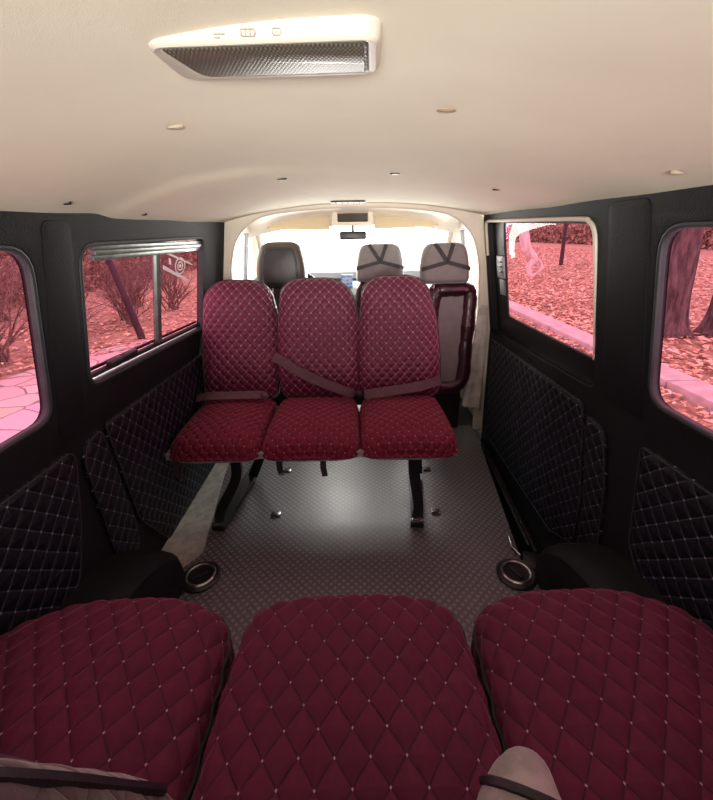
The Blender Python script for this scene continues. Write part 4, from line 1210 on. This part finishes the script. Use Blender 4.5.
# pale bent young tree and thin post seen through the sliding-door window
bm = BM()
add_tube(bm, smooth_path([(7.45, 17.2, -.66), (7.35, 17.2, -.25), (7.50, 17.2, .15), (7.15, 17.2, .55), (6.95, 17.2, 1.3), (6.6, 17.2, 2.4)], 6), [.10+.006*min(k, 18) for k in range(31)], 10)
add_tube(bm, smooth_path([(7.45, 17.2, -.66), (7.9, 17.25, -.3), (7.75, 17.25, .1)], 5), .06, 8)
tag(obj('pale_tree', bm, M_whitebark), 'pale bent young tree on the lawn beyond the sliding-door window', 'tree')
bm = BM(); add_lathe(bm, [(0, -.7), (.10, -.7), (.085, 3.5), (0, 3.52)], (11.0, 21.8, 0), 12)
tag(obj('thin_post', bm, M_post), 'thin dark upright post standing on the leafy lawn at the right', 'post')
# fallen leaves
bm = BM()
def leaf(x, y, z, s):
    a = random.uniform(0, 2*PI); tl = random.uniform(-.35, .35)
    d = Vector((math.cos(a), math.sin(a), tl)); w = Vector((-math.sin(a), math.cos(a), random.uniform(-.3, .3)))
    p = Vector((x, y, z))
    A = bm.verts.new(p-d*s); B1 = bm.verts.new(p+w*s*.55+Vector((0, 0, s*.25))); C1 = bm.verts.new(p+d*s); D1 = bm.verts.new(p-w*s*.55+Vector((0, 0, s*.25)))
    bm.faces.new((A, B1, C1)); bm.faces.new((A, C1, D1))
for k in range(17000):
    r_ = random.random()**1.7
    x = 4.15+r_*16; y = random.uniform(.5, 3+x*2.9)
    leaf(x, y, gz(x, y)+.03, random.uniform(.035, .075)*(1+.04*x))
for k in range(1400):
    x = random.triangular(3.1, 3.7, 3.68); y = random.uniform(2, 14); leaf(x, y, GZ+.035, random.uniform(.03, .055))
for k in range(7000):
    y = random.uniform(2, 18); x = -(5.0 if y < 5.5 else max(1.7, 5.0-(y-5.5)*.85))-random.random()**1.5*5; leaf(x, y, gz(x, y)+.03, random.uniform(.03, .07))
tag(obj('fallen_leaves', bm, M_leaf, None, False), 'carpet of fallen tan and orange leaves on the ground outside', 'leaves', None, 'stuff')

# ------------------------------------------------------------------ light
w = bpy.data.worlds.new('World'); SC.world = w; w.use_nodes = True
nt = w.node_tree; nt.nodes.clear()
bg = nt.nodes.new('ShaderNodeBackground'); wo = nt.nodes.new('ShaderNodeOutputWorld')
bg.inputs[0].default_value = (1.0, .985, .96, 1); bg.inputs[1].default_value = 6.0
nt.links.new(bg.outputs[0], wo.inputs[0])
def area(name, loc, rot, sx, sy, power, col, spread=180):
    l = bpy.data.lights.new(name, 'AREA'); l.shape = 'RECTANGLE'; l.size = sx; l.size_y = sy; l.energy = power; l.color = col; l.spread = R(spread)
    o = bpy.data.objects.new(name, l); COL.objects.link(o); o.location = loc; o.rotation_euler = rot; return o
area('rear_fill', (0, -.86, .99), (R(90+6), 0, 0), 1.15, .42, 7.5, (1, .955, .86))  # added fill lamp inside the unseen rear window, brightens seats and ceiling
area('ceiling_fill', (0, -.87, .99), (R(90+9), 0, 0), 1.15, .42, 5.4, (1, .965, .88), 50)  # second added lamp, narrow spread, lifts the middle of the ceiling
area('windscreen_fill', (0, 2.96, 1.06), (R(-90+12), 0, 0), 1.25, .28, 14, (1, .97, .90), 125)  # added fill lamp just inside the windscreen, lifts front ceiling and floor
SC.view_settings.view_transform = 'Standard'; SC.view_settings.look = 'None'
SC.view_settings.exposure = .30; SC.view_settings.gamma = 1; SC.view_settings.use_curve_mapping = False

# ------------------------------------------------------------------ camera
cam = bpy.data.cameras.new('camera'); co = bpy.data.objects.new('camera', cam); COL.objects.link(co)
TH, RO = R(16.7), R(1.0)
c_, s_ = math.cos(TH), math.sin(TH); cr, sr = math.cos(RO), math.sin(RO)
Rv = Vector((cr, -sr*s_, -sr*c_)); Uv = Vector((sr, cr*s_, cr*c_)); Fv = Vector((0, c_, -s_))
co.matrix_world = Matrix(((Rv.x, Uv.x, -Fv.x, 0), (Rv.y, Uv.y, -Fv.y, 0), (Rv.z, Uv.z, -Fv.z, 1.2), (0, 0, 0, 1)))
cam.sensor_fit = 'VERTICAL'; cam.sensor_height = 24; cam.sensor_width = 24; cam.lens = 12; cam.shift_y = -45/800
cam.clip_start = .02; cam.clip_end = 300
SC.camera = co
